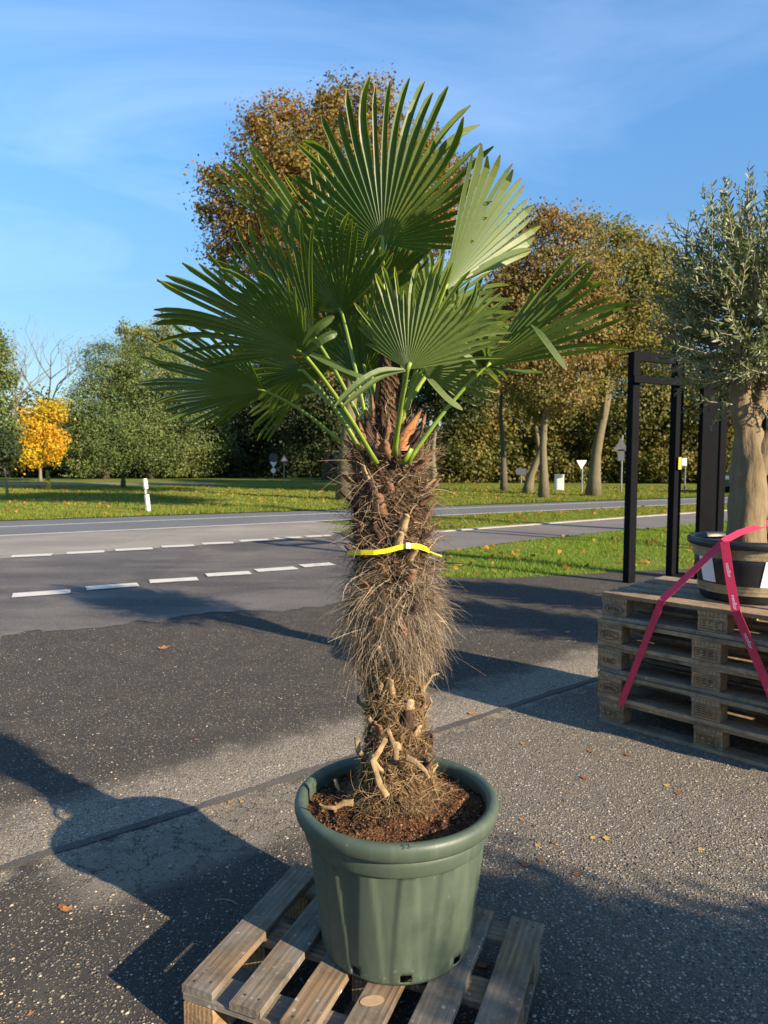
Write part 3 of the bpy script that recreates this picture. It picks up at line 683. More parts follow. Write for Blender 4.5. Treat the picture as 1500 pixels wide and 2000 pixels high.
def stamp(block, kind, hy):
    mb_objs = []
    if kind in ('oval', 'ovaldim'):
        mb = MB(); n = 28
        pts = [(0.056 * math.cos(2 * math.pi * k / n), -hy - 0.0015, 0.026 * math.sin(2 * math.pi * k / n)) for k in range(n)]
        pts2 = [(x * 0.94, y, z * 0.9) for x, y, z in pts]
        mb.add(pts + pts2, [(k, (k + 1) % n, n + (k + 1) % n, n + k) for k in range(n)]); mb.build('stamp_ring', INK, block, world_space=False)
        me = text_mesh('EPAL', 0.034)
    elif kind == 'uic': me = text_mesh('UIC', 0.042)
    else:
        mb = MB()
        for (x0, z0, x1, z1) in [(-0.055, -0.024, 0.055, -0.022), (-0.055, 0.022, 0.055, 0.024), (-0.055, -0.022, -0.053, 0.022), (0.053, -0.022, 0.055, 0.022)] + \
                [(-0.045 + 0.03 * i, zz, -0.045 + 0.03 * i + random.uniform(.012, .026), zz + 0.004) for zz in (-0.012, 0.0, 0.011) for i in range(3)]:
            mb.add([(x0, -hy - 0.0015, z0), (x1, -hy - 0.0015, z0), (x1, -hy - 0.0015, z1), (x0, -hy - 0.0015, z1)], [(0, 1, 2, 3)])
        mb.build('stamp', INK, block, world_space=False); return
    me.materials.clear(); me.materials.append(INK)
    o = bpy.data.objects.new('stamp', me); COL.objects.link(o); o.parent = block; o.rotation_euler = (R(90), 0, 0); o.location = (0, -hy - 0.0015, 0)

def euro_pallet(loc, rz, label, group, left_stamp, mid_stamp, zs=1.04, dark=False):
    root = empty('wooden_pallet', loc, rz); tag(root, label, 'pallet', group)
    t = 0.022 * zs; bh = 0.078 * zs
    for i, (y, w) in enumerate([(0.05, 0.1), (0.4, 0.145), (0.75, 0.1)]):
        piece('bottom_board', root, (0.6, y, t / 2), 1.2, w, t - 0.0006, WOOD_PALE, 0, i)
    for i, x in enumerate((0.0725, 0.6, 1.1275)):
        for j, (y, w) in enumerate([(0.05, 0.1), (0.4, 0.145), (0.75, 0.1)]):
            b = piece('block', root, (x, y + (0.002 if j == 0 else 0), t + bh / 2), 0.143, w - 0.004, bh - 0.0006, WOOD_BLOCK, 0, (i + j) % 3)
            if j == 0 and i == 0: stamp(b, left_stamp, (w - 0.004) / 2 + 0.0025)
            if j == 0 and i == 1: stamp(b, mid_stamp, (w - 0.004) / 2 + 0.0025)
        piece('stringer_board', root, (x, 0.4, t + bh + t / 2), 0.796, 0.144, t - 0.0006, WOOD_PALE, R(90), i)
    for i, (y, w) in enumerate([(0.0725, 0.145), (0.2365, 0.1), (0.4, 0.145), (0.5635, 0.1), (0.7275, 0.145)]):
        piece('deck_board', root, (0.6, y, 1.5 * t + bh + t), 1.2, w, t - 0.0006, WOOD_PALE, 0, i % 3)
    return root
PH = 0.1495; st0 = Vector((1.212, 3.985, 0.004)); ax = Vector((0.7, -0.714, 0)); ay = Vector((0.714, 0.7, 0)); rz0 = math.atan2(-0.714, 0.7)
for k, (dx, dy, dr, ls, ms, lab) in enumerate([
    (0.012, 0.006, 0.3, 'box', 'box', 'dark stained bottom pallet of the tall pallet stack'),
    (0.004, -0.006, -0.5, 'oval', 'box', 'second pallet from the ground in the pallet stack'),
    (-0.010, 0.008, 0.4, 'uic', 'box', 'middle pallet of the stack stamped UIC on its corner block'),
    (-0.006, -0.004, -0.3, 'ovaldim', 'box', 'weathered pallet just below the top one of the stack'),
    (0.014, 0.004, 0.6, 'oval', 'box', 'paler top pallet of the stack carrying the potted olive')]):
    p = st0 + ax * dx + ay * dy; p.z = 0.004 + k * PH
    euro_pallet(p, rz0 + R(dr), lab, 'pallets stacked under the olive', ls, ms, 0.1485 / 0.144)
STACK_TOP = 0.004 + 4 * PH + 0.1485

# half-size pallet under the palm
pd_ = Vector((0.373, 0.928, 0)); pn_ = Vector((0.928, -0.373, 0))
half = empty('wooden_pallet', (-0.03, 1.871, 0.004), math.atan2(pn_.y, pn_.x)); tag(half, 'weathered grey brown pallet in the foreground carrying the green palm pot', 'pallet')
ZT = 0.146
for i in range(6):
    x = -0.41 + 0.045 + i * 0.1465
    b = piece('deck_board', half, (x, random.uniform(-.006, .006), ZT - 0.011), 0.60 + random.uniform(-.006, .004), 0.092 + random.uniform(-.004, .004), 0.0215, WOOD_GREY, R(90), i % 4)
    for yy in (-0.27, 0.27): nails(b, [(yy + random.uniform(-.012, .012), 0.02 + random.uniform(-.006, .006)), (yy + random.uniform(-.012, .012), -0.022)], 0.0112)
for i, y in enumerate((-0.25, 0.0, 0.25)): piece('stringer_board', half, (0, y, ZT - 0.033), 0.815, 0.09, 0.0215, WOOD_GREY, 0, i)
for i, x in enumerate((-0.36, 0, 0.36)):
    for j, y in enumerate((-0.25, 0.0, 0.25)): piece('block', half, (x, y, 0.0225 + 0.0395), 0.092, 0.09, 0.0785, WOOD_BLOCK, R(90), (i + j) % 3)
    piece('bottom_board', half, (x, 0, 0.0113), 0.596, 0.094, 0.0215, WOOD_GREY, R(90), i)
# pale sawn knot on one deck board
kn = MB(); n = 20
kn.add([(0.030 * math.cos(2 * math.pi * k / n), 0.019 * math.sin(2 * math.pi * k / n), 0.0) for k in range(n)], [tuple(range(n))])
kpos = G(727, 1955, 0.1505)
ko = kn.build('wood_knot', m_simple('knot_wood', (0.42, 0.28, 0.16), 0.8, 0.2, 0.2, 40), half); ko.location = (0, 0, 0)
for v in ko.data.vertices: v.co = (kpos.x + v.co.x * 1.0 + v.co.y * 0.3, kpos.y + v.co.y, 0.1512)

# ------------------------------------------------------------------ green pot with the palm
PC = Vector((0.035, 1.945, 0.151)); POT_H = 0.415
def m_pot():
    M = Mat('green_plastic'); P = M.obj()
    n = M.noise(P, 7, 6, 0.65); st = M.noise(M.mapping(P, scale=(6, 6, 0.5)), 3.0, 5, 0.6); f = M.noise(P, 180, 3)
    c = M.mix(n, (0.047, 0.070, 0.050), (0.076, 0.102, 0.070))
    c = M.mix(M.ramp(st, [(0.5, 0), (0.75, 0.5)]), c, (0.13, 0.155, 0.11))
    spl = M.n('TexVoronoi', {'Vector': P, 'Scale': 55.0}); sps = M.n('SeparateColor', {0: spl.outputs['Color']})
    spm = M.math('MULTIPLY', M.math('MULTIPLY', M.ramp(spl.outputs['Distance'], [(0.1, 1), (0.25, 0)]), M.math('LESS_THAN', sps.outputs[0], 0.10)), M.ramp(M.noise(P, 5), [(0.45, 0), (0.6, 0.7)]))
    c = M.mix(spm, c, (0.20, 0.17, 0.13))
    dm = M.ramp(M.noise(P, 11, 6, 0.75), [(0.52, 0), (0.75, 0.4)]); c = M.mix(dm, c, (0.035, 0.05, 0.035))
    z = M.n('SeparateXYZ', {0: P}).outputs[2]
    scuff = M.math('MULTIPLY', M.ramp(M.noise(P, 30, 6, 0.75), [(0.58, 0), (0.66, 1)]), M.n('MapRange', {'Value': z, 'From Min': 0.06, 'From Max': 0.0}, clamp=True).outputs[0])
    c = M.mix(M.math('MULTIPLY', scuff, 0.7), c, (0.45, 0.47, 0.42))
    return M.out(M.bsdf(c, M.ramp(n, [(0.3, 0.42), (0.7, 0.6)]), 0.45, M.bump(M.math('ADD', f, M.math('MULTIPLY', n, 2)), 0.12, 0.003)))
MT['pot'] = m_pot()
pot = empty('plant_pot', PC); tag(pot, 'large dark green plastic pot with rolled rim standing on the pallet', 'pot')
def body_r(r, z, an):
    zr = max(0.0, min(1.0, z / 0.315))
    if z > 0.3155 or z < 0.01: return r
    n = 14; per = 2 * math.pi / n; a = ((an + 0.12) % per) - per / 2
    hw = per * 0.36 * (0.30 + 0.70 * zr ** 1.2); x = abs(a) / hw
    d = 0.0065 * (0.35 + 0.65 * zr) * (1 - max(0, min(1, (x - 0.72) / 0.28)) ** 2 * (3 - 2 * max(0, min(1, (x - 0.72) / 0.28)))) if x < 1 else 0
    return r - d
NA = 224
prof = [(0.2, 0.0), (0.207, 0.003), (0.2105, 0.010)] + [(0.2105 + (0.248 - 0.2105) * ((z - 0.01) / 0.305), z) for z in [0.012, 0.022, 0.034, 0.046, 0.07, 0.1, 0.13, 0.16, 0.19, 0.22, 0.25, 0.28, 0.305, 0.315]] + \
       [(0.2545, 0.317), (0.2565, 0.320), (0.2585, 0.345), (0.2605, 0.366)]
mb = MB(); mb.lathe(prof, NA, (0, 0, 0), body_r)
# drainage openings: real holes through the wall near the foot
holes = []
for px_u, px_v in ((681, 1912), (795, 1928), (905, 1880)):
    g_ = G(px_u, px_v, 0.175); d = g_ - PC; holes.append(math.atan2(d.y, d.x) % (2 * math.pi))
holes += [R(30), R(90), R(150)]
keep = []
for fc in mb.f:
    c = sum((mb.v[i] for i in fc), Vector()) / 4; an = math.atan2(c.y, c.x) % (2 * math.pi)
    cut = 0.012 < c.z < 0.034 and any(abs((an - h + math.pi) % (2 * math.pi) - math.pi) < 0.062 for h in holes)
    if not cut: keep.append(fc)
mb.f = keep
b = mb.build('body', MT['pot'], pot, True, False)
s_ = b.modifiers.new('wall', 'SOLIDIFY'); s_.thickness = 0.005; s_.offset = -1
mb = MB(); mb.lathe([(0.2603, 0.3645), (0.268, 0.364), (0.276, 0.368), (0.2805, 0.376), (0.2835, 0.388), (0.284, 0.399), (0.2815, 0.408), (0.276, 0.4135), (0.268, 0.4150), (0.260, 0.4135), (0.2535, 0.409), (0.2505, 0.400), (0.250, 0.385), (0.2495, 0.34)], 160)
mb.build('rim', MT['pot'], pot, True, False)
# handwritten number on the rim
ink = MB()
def stroke(pts):
    P3 = []
    for (u, v) in pts:
        # walk along the rim's upper outer slope
        an0 = math.atan2(*(lambda d: (d.y, d.x))(G(789, 1651, 0.562) - Vector((PC.x, PC.y, 0.562))))
        an = an0 + (u - 789) / 1400 * 1.75 / 0.283
        t = (v - 1644) / 14.0; t = max(0, min(1, t)); a = R(78) - t * R(62)
        r = 0.2685 + 0.0158 * math.cos(a); z = 0.3985 + 0.0168 * math.sin(a)
        P3.append((r * math.cos(an), r * math.sin(an), z))
    ink.tube(P3, 0.0011, 5)
stroke([(790, 1646), (783, 1645), (783, 1648), (788, 1649), (788, 1652), (784, 1654)])
stroke([(794, 1645), (799, 1645), (797, 1648), (800, 1650), (798, 1652), (794, 1652)])
stroke([(803, 1649.5), (803.8, 1650)])
ink.build('number_marking', m_simple('marker_ink', (0.015, 0.018, 0.03), 0.6, 0.3, 0.1), pot, False, False)
# soil
def m_soil():
    M = Mat('peat_soil'); P = M.pos()
    n = M.noise(P, 14, 6, 0.7); f = M.noise(P, 120, 5, 0.75); v = M.n('TexVoronoi', {'Vector': P, 'Scale': 150.0})
    c = M.mix(M.ramp(n, [(0.42, 0), (0.6, 1)]), (0.022, 0.014, 0.010), (0.17, 0.075, 0.032))
    c = M.mix(1.0, c, M.ramp(f, [(0.3, 0.35), (0.7, 1.5)]), 'MULTIPLY')
    return M.out(M.bsdf(c, 0.95, 0.15, M.bump(M.math('ADD', f, v.outputs['Distance']), 0.9, 0.008)))
MT['soil'] = m_soil()
def soil_z(x, y):
    r = math.hypot(x, y)
    z = 0.372 + 0.014 * mnoise.noise((x * 9, y * 9, 2)) + 0.009 * mnoise.noise((x * 28, y * 28, 5)) + 0.004 * mnoise.noise((x * 70, y * 70, 8))
    z += 0.03 * math.exp(-((x) ** 2 + (y - 0.02) ** 2) / 0.018)
    z += 0.012 * math.exp(-((x + 0.06) ** 2 + (y + 0.17) ** 2) / 0.010)
    return z
vs = [(0, 0, soil_z(0, 0))]; fs = []; NR, NS = 34, 110
for i in range(1, NR + 1):
    for k in range(NS):
        a = 2 * math.pi * k / NS; r = 0.2518 * i / NR; vs.append((r * math.cos(a), r * math.sin(a), soil_z(r * math.cos(a), r * math.sin(a))))
for k in range(NS): fs.append((0, 1 + k, 1 + (k + 1) % NS))
for i in range(NR - 1):
    for k in range(NS): fs.append((1 + i * NS + k, 1 + (i + 1) * NS + k, 1 + (i + 1) * NS + (k + 1) % NS, 1 + i * NS + (k + 1) % NS))
link('soil', mesh('soil', vs, fs, True), MT['soil'], pot, False)
# loose crumbs and bark chips on the soil
def rocks(cen, size, squash=0.7):
    n = len(cen); d = np.array([[1, 0, 0], [0, 1, 0], [-1, 0, 0], [0, -1, 0], [0, 0, 1], [0, 0, -1.0]])
    an = rng.uniform(0, 2 * np.pi, n); ca, sa = np.cos(an), np.sin(an)
    v = np.repeat(d[None], n, 0) * rng.uniform(0.65, 1.25, (n, 6, 1)) * np.reshape(size, (n, 1, 1)); v[:, :, 2] *= squash; v[:, :, 0] *= rng.uniform(0.8, 1.5, (n, 1))
    x = v[:, :, 0] * ca[:, None] - v[:, :, 1] * sa[:, None]; y = v[:, :, 0] * sa[:, None] + v[:, :, 1] * ca[:, None]
    v = np.stack([x, y, v[:, :, 2]], 2) + cen[:, None, :]
    f = np.array([[0, 1, 4], [1, 2, 4], [2, 3, 4], [3, 0, 4], [1, 0, 5], [2, 1, 5], [3, 2, 5], [0, 3, 5]])
    return v.reshape(-1, 3), (np.arange(n)[:, None, None] * 6 + f[None]).reshape(-1, 3)
n = 5200; rr = 0.246 * np.sqrt(rng.random(n)); aa = rng.uniform(0, 2 * np.pi, n); cx, cy = rr * np.cos(aa), rr * np.sin(aa)
cz = np.array([soil_z(a, b_) for a, b_ in zip(cx, cy)]) + 0.001
v, f = rocks(np.stack([cx, cy, cz], 1), rng.gamma(2.4, 0.0009, n))
M = Mat('soil_crumb'); c = M.ramp(M.math('ADD', M.math('MULTIPLY', M.island(), 0.7), M.math('MULTIPLY', M.noise(M.pos(), 12), 0.4)), [(0.2, (0.016, 0.011, 0.008)), (0.55, (0.065, 0.035, 0.018)), (0.85, (0.19, 0.10, 0.045)), (1.0, (0.32, 0.21, 0.11))])
o = link('soil_crumbs', mesh_np('soil_crumbs', v, f), M.out(M.bsdf(c, 0.9, 0.15)), pot, False); o['kind'] = 'stuff'

# ------------------------------------------------------------------ the palm
TY = 1.975
def W(u, v, dY=0.0): return A(u, v, TY + dY)
palm = empty('palm_tree', (0.035, TY, 0.52)); tag(palm, 'tall fan palm with shaggy fibrous trunk growing in the green pot', 'palm tree')
# trunk
ZR = [(0.50, 0.150), (0.54, 0.128), (0.58, 0.108), (0.65, 0.094), (0.75, 0.084), (0.85, 0.080), (0.93, 0.088), (1.02, 0.100), (1.12, 0.103), (1.22, 0.100), (1.32, 0.106), (1.42, 0.108), (1.49, 0.098), (1.56, 0.070), (1.63, 0.047), (1.72, 0.036), (1.82, 0.02)]
def trunk_r(z):
    for (z0, r0), (z1, r1) in zip(ZR, ZR[1:]):
        if z <= z1: t = max(0, (z - z0) / (z1 - z0)); return r0 + (r1 - r0) * t
    return ZR[-1][1]
def trunk_c(z):
    t = (z - 0.5) / 1.0; return Vector((0.040 - 0.026 * min(1, max(0, t)), TY, z))
def m_trunk():
    M = Mat('palm_trunk_fibre'); P = M.obj()
    w = M.n('TexWave', {'Vector': M.mapping(P, rot=(0.0, 0.7, 0.4)), 'Scale': 30.0, 'Distortion': 6.0, 'Detail': 4.0}).outputs['Fac']
    w2 = M.n('TexWave', {'Vector': M.mapping(P, rot=(0.3, -0.8, 1.4)), 'Scale': 34.0, 'Distortion': 7.0, 'Detail': 4.0}).outputs['Fac']
    n = M.noise(P, 9, 6, 0.7); f = M.noise(P, 160, 4, 0.7)
    c = M.mix(M.ramp(n, [(0.35, 0), (0.7, 1)]), (0.03, 0.019, 0.013), (0.14, 0.085, 0.045))
    c = M.mix(1.0, c, M.ramp(M.math('MAXIMUM', w, w2), [(0.3, 0.5), (1.0, 1.35)]), 'MULTIPLY')
    return M.out(M.bsdf(c, 0.95, 0.1, M.bump(M.math('ADD', M.math('ADD', w, w2), f), 0.9, 0.008)))
vs = []; fs = []; NZ, NS = 90, 56
for i in range(NZ + 1):
    z = 0.50 + (1.82 - 0.50) * i / NZ; c = trunk_c(z)
    for k in range(NS):
        a = 2 * math.pi * k / NS; p = Vector((math.cos(a), math.sin(a), 0))
        r = trunk_r(z) * 0.93 * (1 + 0.10 * mnoise.noise((p.x * 2.4, p.y * 2.4, z * 9)) + 0.07 * mnoise.noise((p.x * 6, p.y * 6, z * 24)))
        vs.append(c + p * r)
for i in range(NZ):
    for k in range(NS): fs.append((i * NS + k, i * NS + (k + 1) % NS, (i + 1) * NS + (k + 1) % NS, (i + 1) * NS + k))
fs.append(tuple(NZ * NS + k for k in range(NS)))
link('trunk', mesh('trunk', vs, fs, True), m_trunk(), palm)
# fibre strands
brn = random.Random(8); BOOTS = []
for k in range(130):
    z_ = 0.60 + 0.92 * k / 129; BOOTS.append((z_ + brn.uniform(-.01, .01), (k * 2.39996 + brn.uniform(-.25, .25)) % (2 * math.pi)))
def strands(n, zr, length, wid, outk, upk, tang, grav, seg=6, seed=1, azbias=None, lift=0.0, curl=0.5):
    g_ = np.random.default_rng(seed); z = g_.uniform(zr[0], zr[1], n)
    # tufts: strands gather round the old leaf bases
    bs = [b for b in BOOTS if zr[0] <= b[0] <= zr[1]] or [(0.5 * (zr[0] + zr[1]), a_) for a_ in np.arange(0, 6.28, 0.3)]
    ncl = len(bs); ca = np.array([b[1] for b in bs]); cz = np.array([b[0] for b in bs]) + 0.012; ci = g_.integers(0, ncl, n)
    mixk = g_.random(n) < 0.82
    a = np.where(mixk, ca[ci] + g_.normal(0, 0.22, n), g_.uniform(0, 2 * np.pi, n)); z = np.where(mixk, cz[ci] + g_.normal(0, 0.018, n), z); z = np.clip(z, 0.525, 1.6)
    tw = np.where(mixk, g_.normal(0, 1, ncl)[ci] * 0.6 + g_.normal(0, 0.5, n), g_.normal(0, 0.8, n))
    upj = np.where(mixk, g_.normal(0, 1, ncl)[ci] * 0.5 + g_.normal(0, 0.4, n), g_.normal(0, 0.6, n))
    r = np.array([trunk_r(q) for q in z]) * 0.93; cx = np.array([trunk_c(q).x for q in z])
    rad = np.stack([np.cos(a), np.sin(a), np.zeros(n)], 1); tg = np.stack([-np.sin(a), np.cos(a), np.zeros(n)], 1); up = np.array([0, 0, 1.0])
    p = np.stack([cx, np.full(n, TY), z], 1) + rad * r[:, None]
    d = rad * (outk * g_.uniform(0.3, 1.3, n))[:, None] + up[None] * (upk + upj * 0.45)[:, None] + tg * (tw * tang)[:, None]
    d /= np.linalg.norm(d, axis=1, keepdims=True); L = length[0] + (length[1] - length[0]) * g_.random(n) ** 1.6
    bendv = g_.normal(0, curl, (n, 3)); P = [p.copy()]
    for i in range(seg):
        d = d + np.array([0, 0, -grav]) / seg + bendv / seg; d /= np.linalg.norm(d, axis=1, keepdims=True); p = p + d * (L / seg)[:, None]
        # keep outside the trunk and above the soil
        ax_ = np.array([trunk_c(q).x for q in p[:, 2]]); rr_ = np.array([trunk_r(min(max(q, .5), 1.8)) for q in p[:, 2]]) * 0.97
        vx, vy = p[:, 0] - ax_, p[:, 1] - TY; dist = np.hypot(vx, vy) + 1e-6; push = np.maximum(dist, rr_) / dist
        p[:, 0] = ax_ + vx * push; p[:, 1] = TY + vy * push
        low = (np.hypot(p[:, 0] - PC.x, p[:, 1] - PC.y) < 0.25) & (p[:, 2] < 0.545); p[low, 2] = 0.545 + g_.random(low.sum()) * 0.01
        P.append(p.copy())
    P = np.stack(P, 1); T = np.gradient(P, axis=1); T /= np.linalg.norm(T, axis=2, keepdims=True) + 1e-9
    rv = g_.normal(size=(n, 1, 3)); S = np.cross(T, rv); S /= np.linalg.norm(S, axis=2, keepdims=True) + 1e-9
    ww = (wid * g_.uniform(0.5, 1.3, n))[:, None, None] * np.linspace(1, 0.35, seg + 1)[None, :, None]
    V = np.stack([P + S * ww, P - S * ww], 2).reshape(n, -1, 3); m = 2 * (seg + 1)
    F = np.array([[2 * i, 2 * i + 1, 2 * i + 3, 2 * i + 2] for i in range(seg)])
    return V.reshape(-1, 3), (np.arange(n)[:, None, None] * m + F[None]).reshape(-1, 4)
def m_fibre(name, cols):
    M = Mat(name); c = M.ramp(M.island(), [(i / (len(cols) - 1), c_) for i, c_ in enumerate(cols)])
    return M.out(M.leafy(c, c, 0.7, 0.25, 0.25))
F_PALE = m_fibre('pale_fibre', [(0.09, 0.066, 0.042), (0.22, 0.165, 0.11), (0.34, 0.265, 0.18), (0.47, 0.39, 0.28)])
F_BROWN = m_fibre('brown_fibre', [(0.045, 0.028, 0.018), (0.13, 0.085, 0.05), (0.24, 0.17, 0.105), (0.38, 0.29, 0.19)])
F_GOLD = m_fibre('golden_fibre', [(0.09, 0.06, 0.03), (0.23, 0.15, 0.07), (0.34, 0.235, 0.115), (0.42, 0.31, 0.17)])
def fibre(name, sets, mat):
    V = []; F = []; b = 0
    for (v, f) in sets: V.append(v); F.append(f + b); b += len(v)
    o = link(name, mesh_np(name, np.concatenate(V), np.concatenate(F)), mat, palm); o['kind'] = 'stuff'; return o
fibre('fibre_skirt', [strands(4600, (0.96, 1.13), (0.04, 0.15), 0.0007, 0.55, -0.1, 1.0, 1.9, seed=3, curl=0.8),
                      strands(1500, (1.06, 1.20), (0.04, 0.14), 0.0010, 0.6, 0.2, 1.5, 1.4, seed=4, curl=1.0), strands(1800, (0.95, 1.2), (0.02, 0.06), 0.0016, 0.12, -0.2, 1.6, 0.5, seed=14, curl=0.9),
                      strands(150, (0.96, 1.2), (0.12, 0.24), 0.0006, 1.0, 0.0, 1.2, 1.8, seed=5, curl=0.9)], F_PALE)
fibre('fibre_collar', [strands(1900, (1.17, 1.47), (0.03, 0.11), 0.0009, 0.35, 0.1, 1.8, 0.5, seed=6, curl=1.1), strands(1600, (1.17, 1.5), (0.015, 0.05), 0.0018, 0.08, 0.0, 1.7, 0.3, seed=16, curl=0.9),
                       strands(200, (1.2, 1.5), (0.10, 0.22), 0.0006, 1.2, 0.1, 1.2, 1.0, seed=7, curl=0.8),
                       strands(1500, (1.44, 1.66), (0.04, 0.12), 0.0009, 0.4, 0.8, 1.3, 0.2, seed=8, curl=0.9)], F_BROWN)
fibre('fibre_mat', [strands(3600, (0.55, 0.95), (0.02, 0.07), 0.0008, 0.2, -0.25, 1.6, 0.5, seed=9, curl=0.8), strands(2600, (0.53, 0.95), (0.015, 0.04), 0.0015, 0.06, -0.1, 1.8, 0.2, seed=19, curl=0.8),
                    strands(700, (0.53, 0.58), (0.04, 0.10), 0.0008, 0.7, 0.0, 1.3, 1.2, seed=10, curl=1.0)], F_GOLD)
# old leaf bases: woody shards left where leaves were cut
BOOT = [m_simple('leaf_base_dark', (0.055, 0.032, 0.024), 0.85, 0.2, 0.5, 20, 0.5, 90), m_simple('leaf_base_brown', (0.19, 0.10, 0.055), 0.8, 0.25, 0.4, 20, 0.5, 90), m_simple('leaf_base_straw', (0.36, 0.255, 0.14), 0.8, 0.25, 0.35, 20, 0.4, 90)]
def shard(rnd, L, w):
    vs = []; n = 6
    for i in range(n):
        t = i / (n - 1); ww = w * (1 - 0.55 * t ** 1.5) * rnd.uniform(0.85, 1.1) / 2; th = 0.006 * (1 - 0.6 * t)
        bend = -0.18 * L * t * t * rnd.uniform(0.2, 1.6); tw = rnd.uniform(-.1, .1)
        for (sx, sy) in ((-1, 0.25), (0, 1), (1, 0.25), (0, -0.5)): vs.append((sx * ww + tw * L * t, sy * th + bend, L * t))
    fs = [(i * 4 + k, i * 4 + (k + 1) % 4, (i + 1) * 4 + (k + 1) % 4, (i + 1) * 4 + k) for i in range(n - 1) for k in range(4)] + [(3, 2, 1, 0), tuple((n - 1) * 4 + k for k in range(4))]
    return mesh('leaf_base', vs, fs, True)
rnd = random.Random(5); lib = []
for k in range(9):
    me = shard(rnd, rnd.uniform(0.035, 0.075), rnd.uniform(0.026, 0.052)); me.materials.append(BOOT[k % 3]); lib.append(me)
def put_shard(me, z, a, tilt, roll=0.0):
    p = trunk_c(z) + Vector((math.cos(a), math.sin(a), 0)) * trunk_r(z) * 0.93
    zax = (Vector((math.cos(a), math.sin(a), 0)) * math.sin(tilt) + Vector((0, 0, 1)) * math.cos(tilt)); xax = Vector((-math.sin(a), math.cos(a), 0)); xax = (xax * math.cos(roll) + zax.cross(xax) * math.sin(roll)); yax = zax.cross(xax)
    Mx = Matrix((xax, yax, zax)).transposed().to_4x4(); Mx.translation = p
    o = bpy.data.objects.new('leaf_base', me); COL.objects.link(o); o.parent = palm; o.matrix_parent_inverse = wmat(palm).inverted(); o.matrix_basis = Mx
for (z, a_) in BOOTS:
    if z > 0.95: put_shard(lib[rnd.choice([0, 1, 3, 4, 6, 7, 2, 1, 4])], z, a_, R(rnd.uniform(14, 48)), rnd.uniform(-.3, .3))
    elif rnd.random() < 0.6: put_shard(lib[rnd.choice([2, 5, 8, 1, 0, 3])], z, a_, R(rnd.uniform(8, 30)), rnd.uniform(-.3, .3))
# upright brown sheaths in the crown
SHEATH = m_simple('sheath_brown', (0.34, 0.15, 0.055), 0.75, 0.3, 0.45, 16, 0.4, 60)
def sheath(pts_px, w0, w1, dY, mat):
    P = [W(u, v, dY) for u, v in pts_px]; mb = MB(); vs = []; n = len(P)
    for i, p in enumerate(P):
        t = i / (n - 1); w = w0 + (w1 - w0) * t
        for s_2 in (-1, -0.4, 0.4, 1): vs.append(p + Vector((s_2 * w / 2, 0.010 * abs(s_2), 0)))
        for s_2 in (1, 0.4, -0.4, -1): vs.append(p + Vector((s_2 * w / 2, 0.010 * abs(s_2) + 0.003, 0)))
    fs = [(i * 8 + k, i * 8 + (k + 1) % 8, (i + 1) * 8 + (k + 1) % 8, (i + 1) * 8 + k) for i in range(n - 1) for k in range(8)] + [tuple(range(8)), tuple((n - 1) * 8 + k for k in reversed(range(8)))]
    mb.add(vs, fs); mb.build('leaf_sheath', mat, palm, True)
sheath([(785, 880), (795, 845), (810, 820), (826, 797)], 0.05, 0.004, -0.09, SHEATH)
sheath([(735, 880), (742, 820), (746, 765), (748, 740)], 0.045, 0.03, -0.03, BOOT[1])
sheath([(765, 860), (768, 810), (772, 765)], 0.04, 0.012, 0.0, BOOT[2])
sheath([(700, 865), (704, 840), (698, 815)], 0.035, 0.01, -0.06, BOOT[1])
sheath([(815, 850), (828, 820), (832, 800)], 0.02, 0.004, -0.05, BOOT[1])
sheath([(690, 880), (672, 860), (650, 852)], 0.02, 0.006, -0.02, BOOT[2])
for k_, (u_, v0_, v1_, w0_, dy_, m_) in enumerate([(722, 872, 800, .03, -.07, 0), (758, 885, 812, .036, -.085, 1), (748, 870, 790, .03, -.06, 0), (780, 872, 800, .026, -.06, 2), (712, 880, 820, .03, -.08, 1), (772, 890, 838, .034, -.10, 0), (740, 892, 845, .036, -.105, 1), (806, 880, 825, .024, -.07, 0), (732, 850, 770, .026, -.045, 1), (766, 845, 760, .024, -.04, 0)]):
    sheath([(u_, v0_), (u_ + (u_ - 755) * .1, (v0_ + v1_) / 2), (u_ + (u_ - 755) * .28, v1_)], w0_, 0.005, dy_, BOOT[m_])
# cut and bent old stalks at the foot of the trunk
STALK = m_simple('dry_stalk', (0.25, 0.175, 0.092), 0.85, 0.15, 0.6, 40, 0.8, 200)
def dry(pts, r0, r1):
    P = []; m = len(pts); sd_ = pts[0].x * 90
    for i in range(m - 1):
        for q in range(4): P.append(pts[i].lerp(pts[i + 1], q / 4))
    P.append(pts[-1]); n = len(P); P = [p + Vector((mnoise.noise((i * 0.5, sd_, 0)), mnoise.noise((i * 0.5, 0, sd_)), 0)) * 0.0012 for i, p in enumerate(P)]
    mb = MB(); mb.tube(P, [0.85 * (r0 + (r1 - r0) * i / (n - 1)) * (1 + 0.15 * mnoise.noise((i * 0.7, sd_, 5))) for i in range(n)], 9, True, 0.36, Vector((0, 1, 0)))
    for i, v in enumerate(mb.v): mb.v[i] = v + Vector((mnoise.noise(v * 160), mnoise.noise(v * 160 + Vector((9, 0, 0))), 0)) * 0.0014
    mb.build('dry_leaf_stalk', STALK, palm, True)
dry([W(754, 1442, -0.105), W(742, 1465, -0.118), W(729, 1486, -0.135), W(735, 1510, -0.145), W(742, 1532, -0.165), W(757, 1556, -0.175)], 0.0085, 0.010)
dry([W(757, 1424, -0.098), W(766, 1446, -0.112), W(774, 1468, -0.122), W(773, 1484, -0.125)], 0.007, 0.009)
dry([W(791, 1478, -0.115), W(810, 1488, -0.125), W(828, 1504, -0.130), W(838, 1520, -0.14)], 0.013, 0.006)
